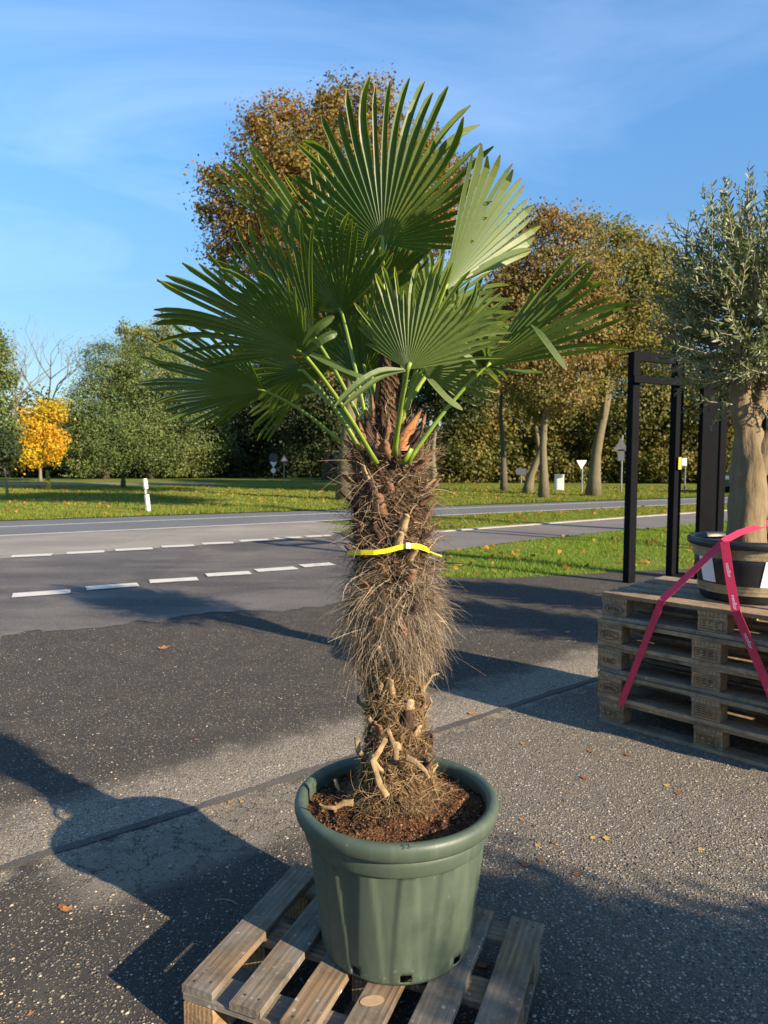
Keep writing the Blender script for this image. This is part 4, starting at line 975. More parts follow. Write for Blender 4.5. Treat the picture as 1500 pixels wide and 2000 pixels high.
dry([W(623, 1570, -0.16), W(634, 1577, -0.165), W(655, 1578, -0.17), W(672, 1568, -0.165), W(690, 1568, -0.16)], 0.004, 0.011)
dry([W(654, 1521, -0.06), W(658, 1535, -0.07), W(663, 1545, -0.08)], 0.007, 0.004)
dry([W(697, 1440, -0.04), W(699, 1462, -0.06), W(706, 1475, -0.06)], 0.010, 0.008)
dry([W(745, 1337, -0.075), W(743, 1348, -0.082)], 0.009, 0.006)
dry([W(829, 1340, -0.055), W(824, 1352, -0.06)], 0.010, 0.006); dry([W(720, 1402, -0.07), W(727, 1412, -0.08)], 0.009, 0.006)

# leaves
def m_palm():
    M = Mat('palm_leaf'); P = M.pos(); g_ = M.n('NewGeometry')
    at = M.n('Attribute', attribute_name='along'); t = at.outputs['Fac']
    n = M.noise(P, 9, 4, 0.6); r = M.n('Attribute', attribute_name='seg').outputs['Fac']
    c = M.mix(n, (0.060, 0.106, 0.019), (0.116, 0.174, 0.036))
    c = M.mix(M.math('MULTIPLY', r, 0.35), c, (0.17, 0.21, 0.05))
    c = M.mix(M.math('MULTIPLY', g_.outputs['Backfacing'], 0.35), c, (0.10, 0.15, 0.06))
    c = M.mix(M.n('Attribute', attribute_name='pale').outputs['Fac'], c, (0.20, 0.255, 0.105))     # waxy paler underside of some leaves, plus sunlit brightness put into the colour
    c = M.mix(M.ramp(t, [(0.0, 0.55), (0.12, 0.0)]), c, (0.14, 0.17, 0.04))
    tip = M.math('MULTIPLY', M.ramp(t, [(0.955, 0), (0.985, 1)]), M.ramp(M.noise(P, 25), [(0.4, 0.0), (0.55, 1.0)])); c = M.mix(tip, c, (0.26, 0.17, 0.06))
    yl = M.math('MULTIPLY', M.ramp(t, [(0.8, 0), (0.97, 0.7)]), M.ramp(r, [(0.72, 0), (0.8, 1)])); c = M.mix(yl, c, (0.22, 0.24, 0.03))
    ln = M.n('Attribute', attribute_name='across').outputs['Fac']
    vein = M.n('TexWave', {'Vector': M.n('CombineXYZ', {0: ln}).outputs[0], 'Scale': 4.0}).outputs['Fac']
    nm = M.bump(vein, 0.15, 0.001)
    tc_ = M.mix(0.0, M.mix(1.0, c, (1.7, 1.75, 0.5), 'MULTIPLY'), (0, 0, 0))
    return M.out(M.leafy(c, tc_, M.ramp(n, [(0.3, 0.36), (0.7, 0.5)]), 0.5, 0.36, nm))
MT['palm'] = m_palm(); 
def m_stalk():
    M = Mat('leaf_stalk'); P = M.pos(); n = M.noise(P, 14, 4)
    c = M.mix(n, (0.13, 0.22, 0.02), (0.24, 0.32, 0.035)); return M.out(M.bsdf(c, 0.4, 0.5, None, **{'Subsurface Weight': 0.0}))
MT['stalk'] = m_stalk()
def fan_leaf(hub, tip, nrm, ph0, ph1, nseg, base, drop=0.45, fuse=0.5, cup=0.12, droop=0.05, seed=0, extras=(), stalk_r=(0.0075, 0.0048), sag=0.03, jit=1.0, pleat=0.56, pale=0.0):
    rn = random.Random(seed); hub = Vector(hub); tip = Vector(tip); a = (tip - hub); Rr = a.length; a.normalize()
    n = Vector(nrm); n = (n - a * n.dot(a)).normalized(); s = a.cross(n)
    vs = []; fs = []; at = []; ac = []; sg = []
    ph0, ph1 = R(ph0), R(ph1); dl = (ph1 - ph0) / nseg; pm = max(abs(ph0), abs(ph1), R(90)); NT = 13
    def add_strip(rows, sr):
        b0 = len(vs)
        for (L_, M_, R_, t) in rows:
            for p, q in ((L_, 0.0), (M_, 0.5), (R_, 1.0)): vs.append(p); at.append(t); ac.append(q); sg.append(sr)
        for i in range(len(rows) - 1):
            x = b0 + 3 * i; fs.append((x, x + 1, x + 4, x + 3)); fs.append((x + 1, x + 2, x + 5, x + 4))
    for k in range(nseg):
        ph = ph0 + (k + 0.5) * dl; L = Rr * (1 - drop * min(1.2, abs(ph) / pm) ** 1.6) * (1 + rn.uniform(-.06, .05))
        rf = L * min(0.9, fuse * rn.uniform(0.72, 1.22)); sr = rn.random(); jn = rn.gauss(0, 0.045) * jit; jp = rn.gauss(0, 0.05) * jit; bn = 1.0
        if rn.random() < 0.06 * jit: jn += rn.choice([-1, 1]) * 0.14
        if rn.random() < 0.05 * jit: L *= rn.uniform(0.6, 0.8)
        rows = []
        for i in range(NT):
            t = (i / (NT - 1)) ** 0.9; r = max(L * t, 0.004); tf = max(0.0, (r - rf) / (L - rf)) if L > rf else 0
            phi = ph + jp * tf * tf; d = a * math.cos(phi) + s * math.sin(phi); pd = s * math.cos(phi) - a * math.sin(phi)
            off = n * (cup * Rr * (math.sin(min(abs(phi), R(115))) ** 2) * (r / Rr) ** 1.2 + jn * Rr * tf * tf) + Vector((0, 0, -1)) * droop * Rr * (r / Rr) ** 2.6 * (0.6 + 0.8 * sr)
            hw0 = min(r, rf) * math.tan(abs(dl) / 2) * 0.985
            gt = 1 - 0.30 * tf if tf < 0.84 else (0.748) * (1 - ((tf - 0.84) / 0.16) ** 1.6 * 0.72)
            hw = hw0 * gt; pl = pleat * hw * (1 + 0.5 * tf)
            m_ = hub + d * r + off - n * pl; e_ = hub + d * r + off + n * pl
            rows.append((e_ - pd * hw * 0.99, m_, e_ + pd * hw * 0.99, t))
        add_strip(rows, sr)
    for ex in extras:
        pts = [Vector(p) for p in ex[0]]; w = ex[1]; nn = Vector(ex[2]) if len(ex) > 2 else n; rows = []; sr = rn.random() * 0.6
        dense = []
        for i in range(len(pts) - 1):
            for q in range(3): dense.append(pts[i].lerp(pts[i + 1], q / 3))
        dense.append(pts[-1]); m = len(dense)
        for _ in range(2): dense = [dense[0]] + [(dense[i - 1] + dense[i] * 2 + dense[i + 1]) / 4 for i in range(1, m - 1)] + [dense[-1]]
        for i, p in enumerate(dense):
            t = i / (m - 1); tt = (dense[min(i + 1, m - 1)] - dense[max(i - 1, 0)]).normalized(); n2 = (nn - tt * nn.dot(tt)).normalized(); sd_ = tt.cross(n2)
            ww = w / 2 * min(1, 0.35 + t * 2.6) * (1 if t < 0.8 else 1 - 0.7 * ((t - 0.8) / 0.2) ** 2)
            rows.append((p + sd_ * ww + n2 * ww * 0.35, p - n2 * ww * 0.2, p - sd_ * ww + n2 * ww * 0.35, max(0.15, t)))
        add_strip(rows, sr)
    me = mesh('leaf', vs, fs, False)
    for nm, arr in (('along', at), ('across', ac), ('seg', sg), ('pale', [pale] * len(at))):
        l_ = me.attributes.new(nm, 'FLOAT', 'POINT'); l_.data.foreach_set('value', arr)
    o = link('leaf', me, MT['palm'], palm)
    base = Vector(base); mid = base.lerp(hub, 0.5) + Vector((0, 0, sag)); pts = []
    for i in range(11):
        t = i / 10; pts.append(base * (1 - t) ** 2 + mid * 2 * t * (1 - t) + hub * t * t)
    pts.append(hub + a * 0.018)
    mb = MB(); mb.tube(pts, [stalk_r[0] * (1.35 if i == 0 else 1) + (stalk_r[1] - stalk_r[0]) * i / 11 for i in range(12)], 8, True, 0.62, n); mb.build('leaf_stalk', MT['stalk'], o, True)
    return o
# hub, tip, facing, spread ... measured by sight lines at the leaf's own depth
fan_leaf(W(747, 474, .03), W(746, 138, .0), (-.45, -.89, 0.0), -110, 108, 36, W(752, 760, .03), 0.52, 0.56, -0.10, 0.02, 1)
fan_leaf(W(592, 690, -.27), W(298, 534, -.34), (-.60, -.66, -.46), -46, 74, 24, W(735, 905, -.115), 0.95, 0.56, -0.08, 0.10, 2,
         extras=[([W(600, 690, -.28), W(640, 712, -.31), W(690, 733, -.33), W(728, 746, -.33)], 0.019, (0.3, -.6, .7)), ([W(598, 688, -.28), W(640, 706, -.3), W(676, 726, -.32), W(695, 745, -.32)], 0.016, (-.3, -.9, .3)),
                 ([W(592, 688, -.28), W(605, 655, -.32), W(628, 632, -.34), W(652, 617, -.34)], 0.02), ([W(594, 690, -.28), W(615, 672, -.32), W(640, 655, -.33), W(658, 650, -.32)], 0.02, (0, -.8, -.4))])
fan_leaf(W(796, 722, -.30), W(884, 496, -.34), (-.22, -.97, 0.05), -82, 60, 26, W(770, 890, -.12), 0.42, 0.56, -0.30, 0.03, 3, pale=0.25,
         extras=[([W(790, 722, -.31), W(742, 722, -.34), W(700, 748, -.36), W(655, 793, -.36)], 0.018, (0.2, -.6, .7)), ([W(792, 724, -.31), W(750, 730, -.33), W(710, 760, -.34), W(668, 795, -.34)], 0.014, (-.2, -.9, .3))], pleat=0.5)
fan_leaf(W(868, 566, -.06), W(995, 312, -.10), (0.70, -.60, 0.36), -24, 46, 14, W(790, 800, -.02), 0.30, 0.76, 0.0, 0.02, 4, jit=0.4, pleat=0.4, pale=0.85,
         extras=[([W(885, 556, -.03), W(935, 530, -.03), W(988, 500, -.03), W(1038, 486, -.03)], 0.026, (0.3, -.6, .7))])
fan_leaf(W(947, 717, -.12), W(1200, 535, -.26), (-.55, -.76, .25), -30, 30, 13, W(795, 905, -.10), 0.60, 0.56, -0.28, 0.03, 5,
         extras=[([W(947, 717, -.13), W(930, 698, -.15), W(898, 683, -.16)], 0.024), ([W(947, 717, -.13), W(934, 690, -.15), W(912, 668, -.16)], 0.026), ([W(947, 717, -.13), W(942, 690, -.16), W(934, 655, -.17)], 0.026), ([W(948, 717, -.13), W(951, 685, -.16), W(953, 648, -.17)], 0.026), ([W(950, 717, -.12), W(1000, 728, -.14), W(1060, 728, -.15)], 0.024, (0, -.4, .9)), ([W(1036, 634, -.20), W(1052, 650, -.24), W(1078, 686, -.25), W(1106, 723, -.25)], 0.021, (0.4, -.8, .3))])
fan_leaf(W(668, 612, .08), W(545, 414, .02), (-.62, -.76, -.15), -60, 88, 25, W(722, 860, -.02), 0.32, 0.56, -0.10, 0.07, 6)
fan_leaf(W(632, 500, .26), W(430, 302, .30), (.35, -.9, .1), -15, 17, 7, W(735, 820, .06), 0.3, 0.5, 0.05, 0.01, 7, jit=0.6)
fan_leaf(W(665, 510, .30), W(556, 322, .36), (-.45, -.8, .1), -24, 34, 9, W(745, 820, .06), 0.3, 0.45, 0.08, 0.05, 8)
fan_leaf(W(515, 763, -.03), W(266, 713, -.10), (-.25, -.55, -.75), -66, 66, 26, W(668, 866, -.06), 0.35, 0.55, -0.06, 0.04, 9, stalk_r=(0.006, 0.0042))
fan_leaf(W(592, 724, -.08), W(470, 715, .06), (-.65, -.70, -.3), -55, 45, 17, W(702, 876, -.09), 0.35, 0.55, -0.06, 0.06, 10)
fan_leaf(W(735, 590, .16), W(700, 470, .32), (-.55, -.85, .1), -105, 105, 30, W(750, 820, .03), 0.25, 0.55, 0.1, 0.06, 11)
fan_leaf(W(822, 728, -.06), W(955, 605, -.16), (.45, -.8, .35), -62, 76, 22, W(778, 850, -.05), 0.40, 0.56, -0.12, 0.05, 12, pale=0.6,
         extras=[([W(828, 730, -.08), W(852, 758, -.11), W(878, 786, -.12), W(903, 801, -.12)], 0.022, (.3, -.7, .6))])
fan_leaf(W(838, 612, .28), W(905, 470, .46), (.15, -.9, .4), -95, 95, 28, W(775, 800, .06), 0.3, 0.55, 0.1, 0.10, 13)
fan_leaf(W(600, 752, .22), W(480, 765, .34), (-.3, -.85, .1), -50, 50, 17, W(712, 862, .05), 0.3, 0.55, 0.05, 0.08, 14)
fan_leaf(W(690, 580, .34), W(640, 430, .50), (-.3, -.95, .1), -90, 90, 26, W(740, 810, .06), 0.3, 0.55, 0.1, 0.08, 15)
fan_leaf(W(822, 655, .34), W(930, 570, .56), (.2, -.8, .5), -90, 90, 26, W(775, 820, .07), 0.3, 0.55, 0.1, 0.14, 16)
fan_leaf(W(660, 700, .30), W(570, 640, .50), (-.3, -.9, .1), -80, 80, 24, W(730, 840, .07), 0.3, 0.55, 0.1, 0.08, 17)
fan_leaf(W(742, 668, .10), W(778, 560, .06), (.1, -1, .1), -58, 58, 16, W(752, 800, .0), 0.35, 0.55, 0.12, 0.04, 18)
fan_leaf(W(700, 690, .12), W(720, 540, .02), (-.6, -.8, .0), -70, 70, 20, W(742, 820, .0), 0.3, 0.55, -0.1, 0.04, 19)
fan_leaf(W(850, 690, .12), W(905, 600, .02), (.3, -.9, .3), -80, 80, 22, W(772, 830, .0), 0.3, 0.55, -0.1, 0.08, 20, pale=0.5)
fan_leaf(W(612, 655, .05), W(410, 505, .08), (-.6, -.75, -.2), -50, 62, 22, W(716, 850, .0), 0.4, 0.55, -0.08, 0.05, 24)
fan_leaf(W(880, 672, .05), W(985, 560, .08), (.25, -.9, .3), -60, 62, 22, W(775, 830, .0), 0.4, 0.55, -0.08, 0.05, 25, pale=0.2)
fan_leaf(W(712, 740, .10), W(690, 610, .06), (-.5, -.85, .0), -75, 75, 22, W(738, 850, .0), 0.3, 0.55, -0.1, 0.05, 21)
fan_leaf(W(788, 735, .12), W(815, 610, .10), (-.2, -.95, .1), -75, 75, 22, W(764, 850, .02), 0.3, 0.55, -0.1, 0.05, 22)
fan_leaf(W(745, 745, .16), W(752, 630, .16), (-.4, -.9, .0), -85, 85, 24, W(752, 850, .04), 0.3, 0.55, -0.1, 0.04, 23)
# short cut stub of a green stalk among the leaf bases
mb = MB(); mb.tube([W(787, 905, -.115), W(796, 892, -.125), W(804, 876, -.13)], [0.010, 0.008, 0.0075], 8, True, 0.6); mb.build('cut_stalk', MT['stalk'], palm, True)
# yellow plant tie
YEL = m_simple('yellow_band', (0.78, 0.66, 0.03), 0.4, 0.45, 0.12, 20)
mb = MB(); pts = []; nr_ = []
for k in range(33):
    a = R(-205) + R(230) * k / 32; zz = 1.228 + 0.012 * math.sin(a + 1.3) - 0.006
    c = trunk_c(zz); d = Vector((math.cos(a), math.sin(a), 0)); pts.append(c + d * (0.117 + 0.004 * math.sin(3 * a))); nr_.append(tuple(d))
k0 = W(798, 1066, -0.13)
tie_pts = [W(690, 1080, -.085), W(705, 1079, -.105), W(730, 1079, -.122), W(755, 1076, -.130), W(780, 1069, -.134), W(797, 1066, -.134), W(810, 1066, -.126), W(820, 1068, -.112), W(832, 1072, -.08), W(838, 1076, -.03), W(836, 1078, .03), W(815, 1080, .085), W(765, 1080, .115), W(715, 1080, .09), W(687, 1080, .03), W(680, 1080, -.03), W(690, 1080, -.085)]
nn = [tuple((p - trunk_c(p.z)).normalized()) for p in tie_pts]; mb.ribbon(tie_pts, 0.013, nn)
mb.ribbon([W(838, 1077, .0), W(850, 1082, .03), W(862, 1086, .05)], 0.006, (0.2, -0.6, 0.7))
tie = mb.build('plant_tie', YEL); tag(tie, 'bright yellow tie strap round the palm trunk', 'tie')
mb = MB(); mb.box(W(797, 1066, -.138), (0.014, 0.006, 0.016), 0.002); mb.build('knot', m_simple('tie_knot', (0.8, 0.78, 0.6), 0.4, 0.5, 0.1), tie)

# ------------------------------------------------------------------ olive tree in its black pot on the pallet stack
OC = Vector((1.965, 3.835, STACK_TOP + 0.0005))
BLK = m_simple('black_plastic', (0.016, 0.017, 0.02), 0.42, 0.5, 0.25, 12, 0.08, 120)
TAPE = m_simple('brown_tape', (0.27, 0.215, 0.13), 0.32, 0.5, 0.45, 18, 0.5, 40)
PAPER = m_simple('white_label', (0.72, 0.72, 0.74), 0.6, 0.3, 0.08, 8)
opot = empty('olive_pot', OC); tag(opot, 'black plastic pot with brown tape bands on the pallet stack', 'pot')
mb = MB(); mb.lathe([(0.0, 0.002), (0.228, 0.0), (0.236, 0.012), (0.250, 0.1), (0.266, 0.2), (0.280, 0.286), (0.268, 0.286), (0.252, 0.2), (0.24, 0.1), (0.0, 0.06)], 72); mb.build('body', BLK, opot, True, False)
mb = MB(); mb.lathe([(0.279, 0.284), (0.300, 0.288), (0.308, 0.298), (0.309, 0.315), (0.302, 0.326), (0.288, 0.328), (0.276, 0.322), (0.272, 0.300)], 72); mb.build('rim', BLK, opot, True, False)
mb = MB(); mb.lathe([(0.0, 0.292), (0.15, 0.285), (0.274, 0.270)], 48); mb.build('soil', MT['soil'], opot, True, False)
def tape(z0, z1): 
    mb = MB(); mb.lathe([(0.2345 + z * 0.159 + 0.0035 + 0.0015 * math.sin(z * 300), z) for z in np.linspace(z0, z1, 8)], 96, (0, 0, 0), lambda r, z, a: r + 0.0018 * mnoise.noise((math.cos(a) * 14, math.sin(a) * 14, z * 60))); return mb.build('tape_band', TAPE, opot, True, False)
tape(0.230, 0.283); tape(0.045, 0.093)
def label_on_pot(a0, a1, z0, z1, skew=0.0):
    mb = MB(); vs = []; n = 10
    for i in range(n + 1):
        for z in (z0, z1):
            a = R(a0 + (a1 - a0) * i / n) + (skew * (z - z0)); r = 0.2345 + z * 0.159 + 0.003; vs.append((r * math.cos(a), r * math.sin(a), z))
    mb.add(vs, [(2 * i, 2 * i + 2, 2 * i + 3, 2 * i + 1) for i in range(n)]); return mb.build('paper_label', PAPER, opot, True, False)
label_on_pot(-104, -66, 0.094, 0.229, 0.5); label_on_pot(186, 207, 0.10, 0.232, -0.3)

OB = m_bark('olive_bark', (0.085, 0.062, 0.036), (0.30, 0.225, 0.13), 11.0)
M = Mat('olive_leaf'); g_ = M.n('NewGeometry'); r_ = M.island()
c = M.ramp(r_, [(0.0, (0.055, 0.085, 0.028)), (0.45, (0.10, 0.14, 0.042)), (0.8, (0.19, 0.225, 0.08)), (1.0, (0.34, 0.34, 0.14))])
c = M.mix(M.math('MULTIPLY', g_.outputs['Backfacing'], 0.35), c, (0.30, 0.32, 0.19))
OLF = M.out(M.leafy(c, M.mix(1.0, c, (1.2, 1.3, 0.6), 'MULTIPLY'), 0.42, 0.5, 0.18))
olive = empty('olive_tree', (OC.x, OC.y, OC.z + 0.27)); tag(olive, 'potted olive tree with thick pale trunk on the pallet stack', 'tree')
def O(u, v, dY=0.0): return A(u, v, 3.87 + dY)
bark = MB()
def limb(pts, r):
    # resample for a knobbly surface
    pts = [Vector(p) for p in pts]; P = []; Rr = []
    for i in range(len(pts) - 1):
        for q in range(9):
            t = q / 9; P.append(pts[i].lerp(pts[i + 1], t)); Rr.append(r[i] + (r[i + 1] - r[i]) * t)
    P.append(pts[-1]); Rr.append(r[-1])
    for _ in range(2): P = [P[0]] + [(P[i - 1] + P[i] * 2 + P[i + 1]) / 4 for i in range(1, len(P) - 1)] + [P[-1]]
    b0 = len(bark.v); bark.tube(P, Rr, 40)
    for i in range(b0, len(bark.v)):
        p = bark.v[i]; k = mnoise.noise(p * 11) * 0.011 + mnoise.noise((p.x * 34, p.y * 34, p.z * 7)) * 0.006 + mnoise.noise((p.x * 70, p.y * 70, p.z * 12)) * 0.003
        j = min(range(len(P)), key=lambda q: (P[q] - p).length); bark.v[i] = p + (p - P[j]).normalized() * k
limb([(O(1458, 1060).x, 3.87, OC.z + 0.25), O(1458, 1000), O(1462, 940), O(1466, 890), O(1462, 850), O(1450, 800), O(1446, 740)], [0.100, 0.094, 0.090, 0.096, 0.073, 0.055, 0.045])
limb([O(1470, 920), O(1490, 882, -.02), O(1530, 850, -.03), O(1565, 800), O(1580, 720)], [0.08, 0.085, 0.07, 0.055, 0.035])
limb([O(1455, 850), O(1478, 800, .08), O(1500, 730, .1), O(1510, 650, .1)], [0.05, 0.05, 0.04, 0.025])
twigs = MB(); LV = []; TW = 0; orn = random.Random(21)
OCEN = O(1492, 615); OR = Vector((0.50, 0.48, 0.60))
def sprig(p, d, L, nl):
    global TW
    n = 7; pts = [p.copy()]; dd = d.normalized()
    for i in range(n):
        dd = (dd + Vector((orn.uniform(-1, 1), orn.uniform(-1, 1), orn.uniform(-.4, .7))) * 0.09).normalized(); p = p + dd * (L / n); pts.append(p.copy())
    twigs.tube(pts, [0.0035 * (1 - 0.75 * i / n) + 0.0006 for i in range(n + 1)], 4, False)
    side = dd.cross(Vector((orn.uniform(-1, 1), orn.uniform(-1, 1), orn.uniform(-1, 1)))).normalized()
    for k in range(nl):
        t = (k // 2 + 0.6) / (nl / 2 + 0.6); i = min(n - 1, int(t * n)); q = pts[i].lerp(pts[i + 1], t * n - i); tt = (pts[i + 1] - pts[i]).normalized()
        sd_ = side if (k // 2) % 2 == 0 else tt.cross(side).normalized()
        sd_ = sd_ * (1 if k % 2 else -1); ld = (tt * orn.uniform(0.5, 1.0) + sd_ * orn.uniform(0.5, 1.0) + Vector((0, 0, orn.uniform(-.15, .3)))).normalized()
        LV.append((q, ld, orn.uniform(0.032, 0.062) * (1 - 0.25 * t)))
nb = 0
while nb < 760:
    d = Vector((orn.gauss(0, 1), orn.gauss(0, 1), orn.gauss(0, 1))).normalized(); rr = orn.uniform(0.25, 0.85)
    p = OCEN + Vector((d.x * OR.x, d.y * OR.y, d.z * OR.z)) * rr
    if p.z < 1.86: continue
    out = (d * 0.8 + Vector((0, 0, 0.55)) + Vector((orn.uniform(-.5, .5), orn.uniform(-.5, .5), orn.uniform(-.5, .4)))).normalized()
    sprig(p, out, orn.uniform(0.16, 0.34), orn.randrange(18, 30)); nb += 1
for (u, v, L, du) in [(1392, 470, .30, .02), (1402, 450, .28, .0), (1452, 470, .34, .03), (1462, 455, .30, .06), (1480, 460, .32, .0), (1340, 520, .28, -.12), (1330, 560, .24, -.18), (1496, 450, .3, .0), (1420, 480, .2, .02), (1385, 500, .26, -.04), (1440, 500, .25, .0), (1355, 560, .3, -.15)]:
    sprig(O(u, v, orn.uniform(-.12, .12)), Vector((du, orn.uniform(-.1, .1), 1)), L, 26)
for (u, v, dx, dz, L) in [(1412, 748, -1, .02, .22), (1430, 790, -1, .05, .26), (1400, 720, -1, .2, .22), (1490, 800, .3, -.6, .2), (1380, 690, -1, .15, .2), (1350, 640, -1, .3, .2)]:
    sprig(O(u, v, orn.uniform(-.25, -.1)), Vector((dx, orn.uniform(-.3, .1), dz)), L, 18)
for k in range(26):   # inner boughs
    d = Vector((orn.gauss(0, 1), orn.gauss(0, 1), abs(orn.gauss(0, 1)) * 0.9)).normalized(); e = OCEN + Vector((d.x * OR.x, d.y * OR.y, d.z * OR.z)) * 0.75
    s0 = orn.choice([O(1448, 760), O(1505, 690, .1), O(1575, 740), O(1446, 720)]); m_ = s0.lerp(e, 0.5) + Vector((0, 0, 0.04)); twigs.tube([s0, m_, e], [0.016, 0.010, 0.004], 5, False)
bark.build('trunk', OB, olive, True); twigs.build('branches', m_bark('olive_twig', (0.20, 0.17, 0.12), (0.36, 0.31, 0.23), 12.0), olive, True)
nl = len(LV); q = np.array([tuple(l[0]) for l in LV]); ld = np.array([tuple(l[1]) for l in LV]); sz = np.array([l[2] for l in LV])[:, None]
nrm = rng.normal(size=(nl, 3)); nrm[:, 2] += 0.5; sdv = np.cross(ld, nrm); sdv /= np.linalg.norm(sdv, axis=1, keepdims=True); up_ = np.cross(sdv, ld)
hw = sz * rng.uniform(0.10, 0.14, (nl, 1))
v = np.stack([q, q + ld * sz * 0.35 + sdv * hw + up_ * sz * 0.03, q + ld * sz * 0.75 + sdv * hw * 0.75, q + ld * sz - up_ * sz * 0.08, q + ld * sz * 0.75 - sdv * hw * 0.75, q + ld * sz * 0.35 - sdv * hw + up_ * sz * 0.03], 1).reshape(-1, 3)
link('crown', mesh_np('crown', v, np.arange(6 * nl).reshape(nl, 6)), OLF, olive)
# more potted olives of the nursery, standing right of the picture and throwing their shade into it
def copy_thing(root, loc, rz, label, group):
    r = root.copy(); COL.objects.link(r); r.location = loc; r.rotation_euler = (0, 0, rz); r['label'] = label; r['group'] = group
    base = wmat(root)
    for ch in list(root.children):
        c = ch.copy(); COL.objects.link(c); c.parent = r; c.matrix_parent_inverse = ch.matrix_parent_inverse
    return r
for k, (x, y, rz, wh) in enumerate([(4.05, 4.30, 0.6, 'nearest beside the pallet stack'), (4.75, 5.35, 2.1, 'second behind the pallet stack'), (4.62, -1.22, 3.9, 'to the right of the photographer'), (3.95, -1.05, 5.1, 'nearest the photographer'), (4.9, -2.0, 2.6, 'behind the photographer'), (5.6, 3.2, 1.2, 'outer row')]):
    copy_thing(opot, (x, y, 0.0045), rz, 'black nursery pot outside the right picture edge, ' + wh, 'olives waiting beside the yard')
    copy_thing(olive, (x, y, 0.0045 + 0.27), rz, 'potted olive tree outside the right picture edge, ' + wh, 'olives waiting beside the yard')

# dense clipped laurel standing right behind the photographer's side of the yard; its shade crosses the lower right of the picture
LX, LY = 5.50, -2.02
lau = empty('laurel_bush', (LX, LY, 0.0045)); tag(lau, 'tall dense laurel bush outside the lower right of the picture', 'bush')
mb = MB(); mb.tube([(LX, LY, 0.0), (LX + .01, LY + .01, 0.9), (LX, LY, 2.0)], [0.05, 0.04, 0.015], 8); mb.build('trunk', BKD, lau, True)
pp, od = crown_points([((LX, LY, 1.45), (0.85, 0.85, 1.15)), ((LX - .05, LY + .08, 2.05), (0.7, 0.7, 0.65)), ((LX + .05, LY, 0.8), (0.8, 0.8, 0.6))], 30000, 0.11, shell=0.3, per=24)
vv, ff = leaf_quads(pp[pp[:, 2] > 0.05], 0.11, 0.5); link('crown', mesh_np('crown', vv, ff), LF_E, lau)

# ------------------------------------------------------------------ red lashing strap
RED = m_simple('red_strap', (0.55, 0.028, 0.075), 0.45, 0.4, 0.12, 30, 0.2, 300)
WHT = m_simple('strap_print', (0.75, 0.66, 0.72), 0.5, 0.3, 0.2, 60)
strap = empty('lashing_strap', (OC.x, OC.y, 0.6)); tag(strap, 'red lashing strap tying the black olive pot down to the pallets', 'strap')
def rimp(a, z=0.322, r=0.3125): return OC + Vector((r * math.cos(R(a)), r * math.sin(R(a)), z))
def face(a, z, o=0.02): p = st0 + ax * a - ay * o; return Vector((p.x, p.y, z))
fn = tuple(-ay)
T = rimp(-139)
mb = MB(); e1 = face(0.365, STACK_TOP + 0.006, 0.016); e2 = face(0.15, 0.14, 0.016)
mb.ribbon([T + Vector((0, 0, .004)), T.lerp(e1, 0.5), e1], 0.036, (-.75, -.6, .35)); mb.ribbon([e1, e1.lerp(e2, 0.5), e2], 0.036, fn); mb.build('webbing', RED, strap)
mb = MB(); f1 = face(0.735, STACK_TOP + 0.006, 0.016); f2 = face(1.02, 0.14, 0.016)
mb.ribbon([T + Vector((.004, -.004, .004)), T.lerp(f1, 0.5), f1], 0.042, (-.55, -.75, .35)); mb.ribbon([f1, f1.lerp(f2, 0.5), f2], 0.042, fn); mb.build('webbing', RED, strap)
mb = MB(); w1 = O(1477, 1030, -.11); w2 = O(1505, 1020, 0.02)
mb.ribbon([T + Vector((0, 0, .006)), T.lerp(w1, 0.5) + Vector((0, 0, .012)), w1, w2], 0.034, (0.15, -.62, .77)); mb.build('webbing', RED, strap)
def strap_text(p, q, nrm, at_, size):
    me = text_mesh('neoflor', size); me.materials.clear(); me.materials.append(WHT)
    t = (q - p).normalized(); n_ = Vector(nrm); n_ = (n_ - t * n_.dot(t)).normalized(); y_ = n_.cross(t)
    Mx = Matrix((t, y_, n_)).transposed().to_4x4(); Mx.translation = p.lerp(q, at_) + n_ * 0.0022
    o = bpy.data.objects.new('lettering', me); COL.objects.link(o); o.parent = strap; o.matrix_parent_inverse = wmat(strap).inverted(); o.matrix_basis = Mx
strap_text(T, f1, (-.55, -.75, .35), 0.42, 0.026); strap_text(T, f1, (-.55, -.75, .35), 0.88, 0.026)
strap_text(f1, f2, fn, 0.22, 0.026); strap_text(f1, f2, fn, 0.62, 0.026)

# ------------------------------------------------------------------ black timber posts
BT = m_simple('black_timber', (0.004, 0.0045, 0.006), 0.75, 0.08, 0.35, 5, 0.25, 60)
def post_at(u, v, top_v, w, d, rz):
    b = G(u, v, 0.0); H = A(u, top_v, b.y).z; mb = MB(); mb.box((b.x, b.y, H / 2 + 0.003), (w, d, H), 0.004, Matrix.Rotation(rz, 3, 'Z')); return mb, b, H
fr = empty('timber_rack', G(1268, 1133)); tag(fr, 'black timber rack of two posts joined by two rails', 'rack')
m1, b1, h1 = post_at(1228, 1138, 688, 0.105, 0.105, R(22)); m1.build('post', BT, fr)
m2, b2, h2 = post_at(1312, 1128, 674, 0.115, 0.105, R(22)); m2.build('post', BT, fr)
dv = (b2 - b1); dv.z = 0; dn = dv.normalized(); perp = Vector((-dn.y, dn.x, 0))
def rail(z, hh, e0, e1, off, th=0.045):
    mb = MB(); p = b1 - dn * e0 + perp * off; q = b2 + dn * e1 + perp * off; c = (p + q) / 2; c.z = z
    mb.box(c, ((q - p).length, th, hh), 0.003, Matrix.Rotation(math.atan2(dn.y, dn.x), 3, 'Z')); mb.build('rail', BT, fr)
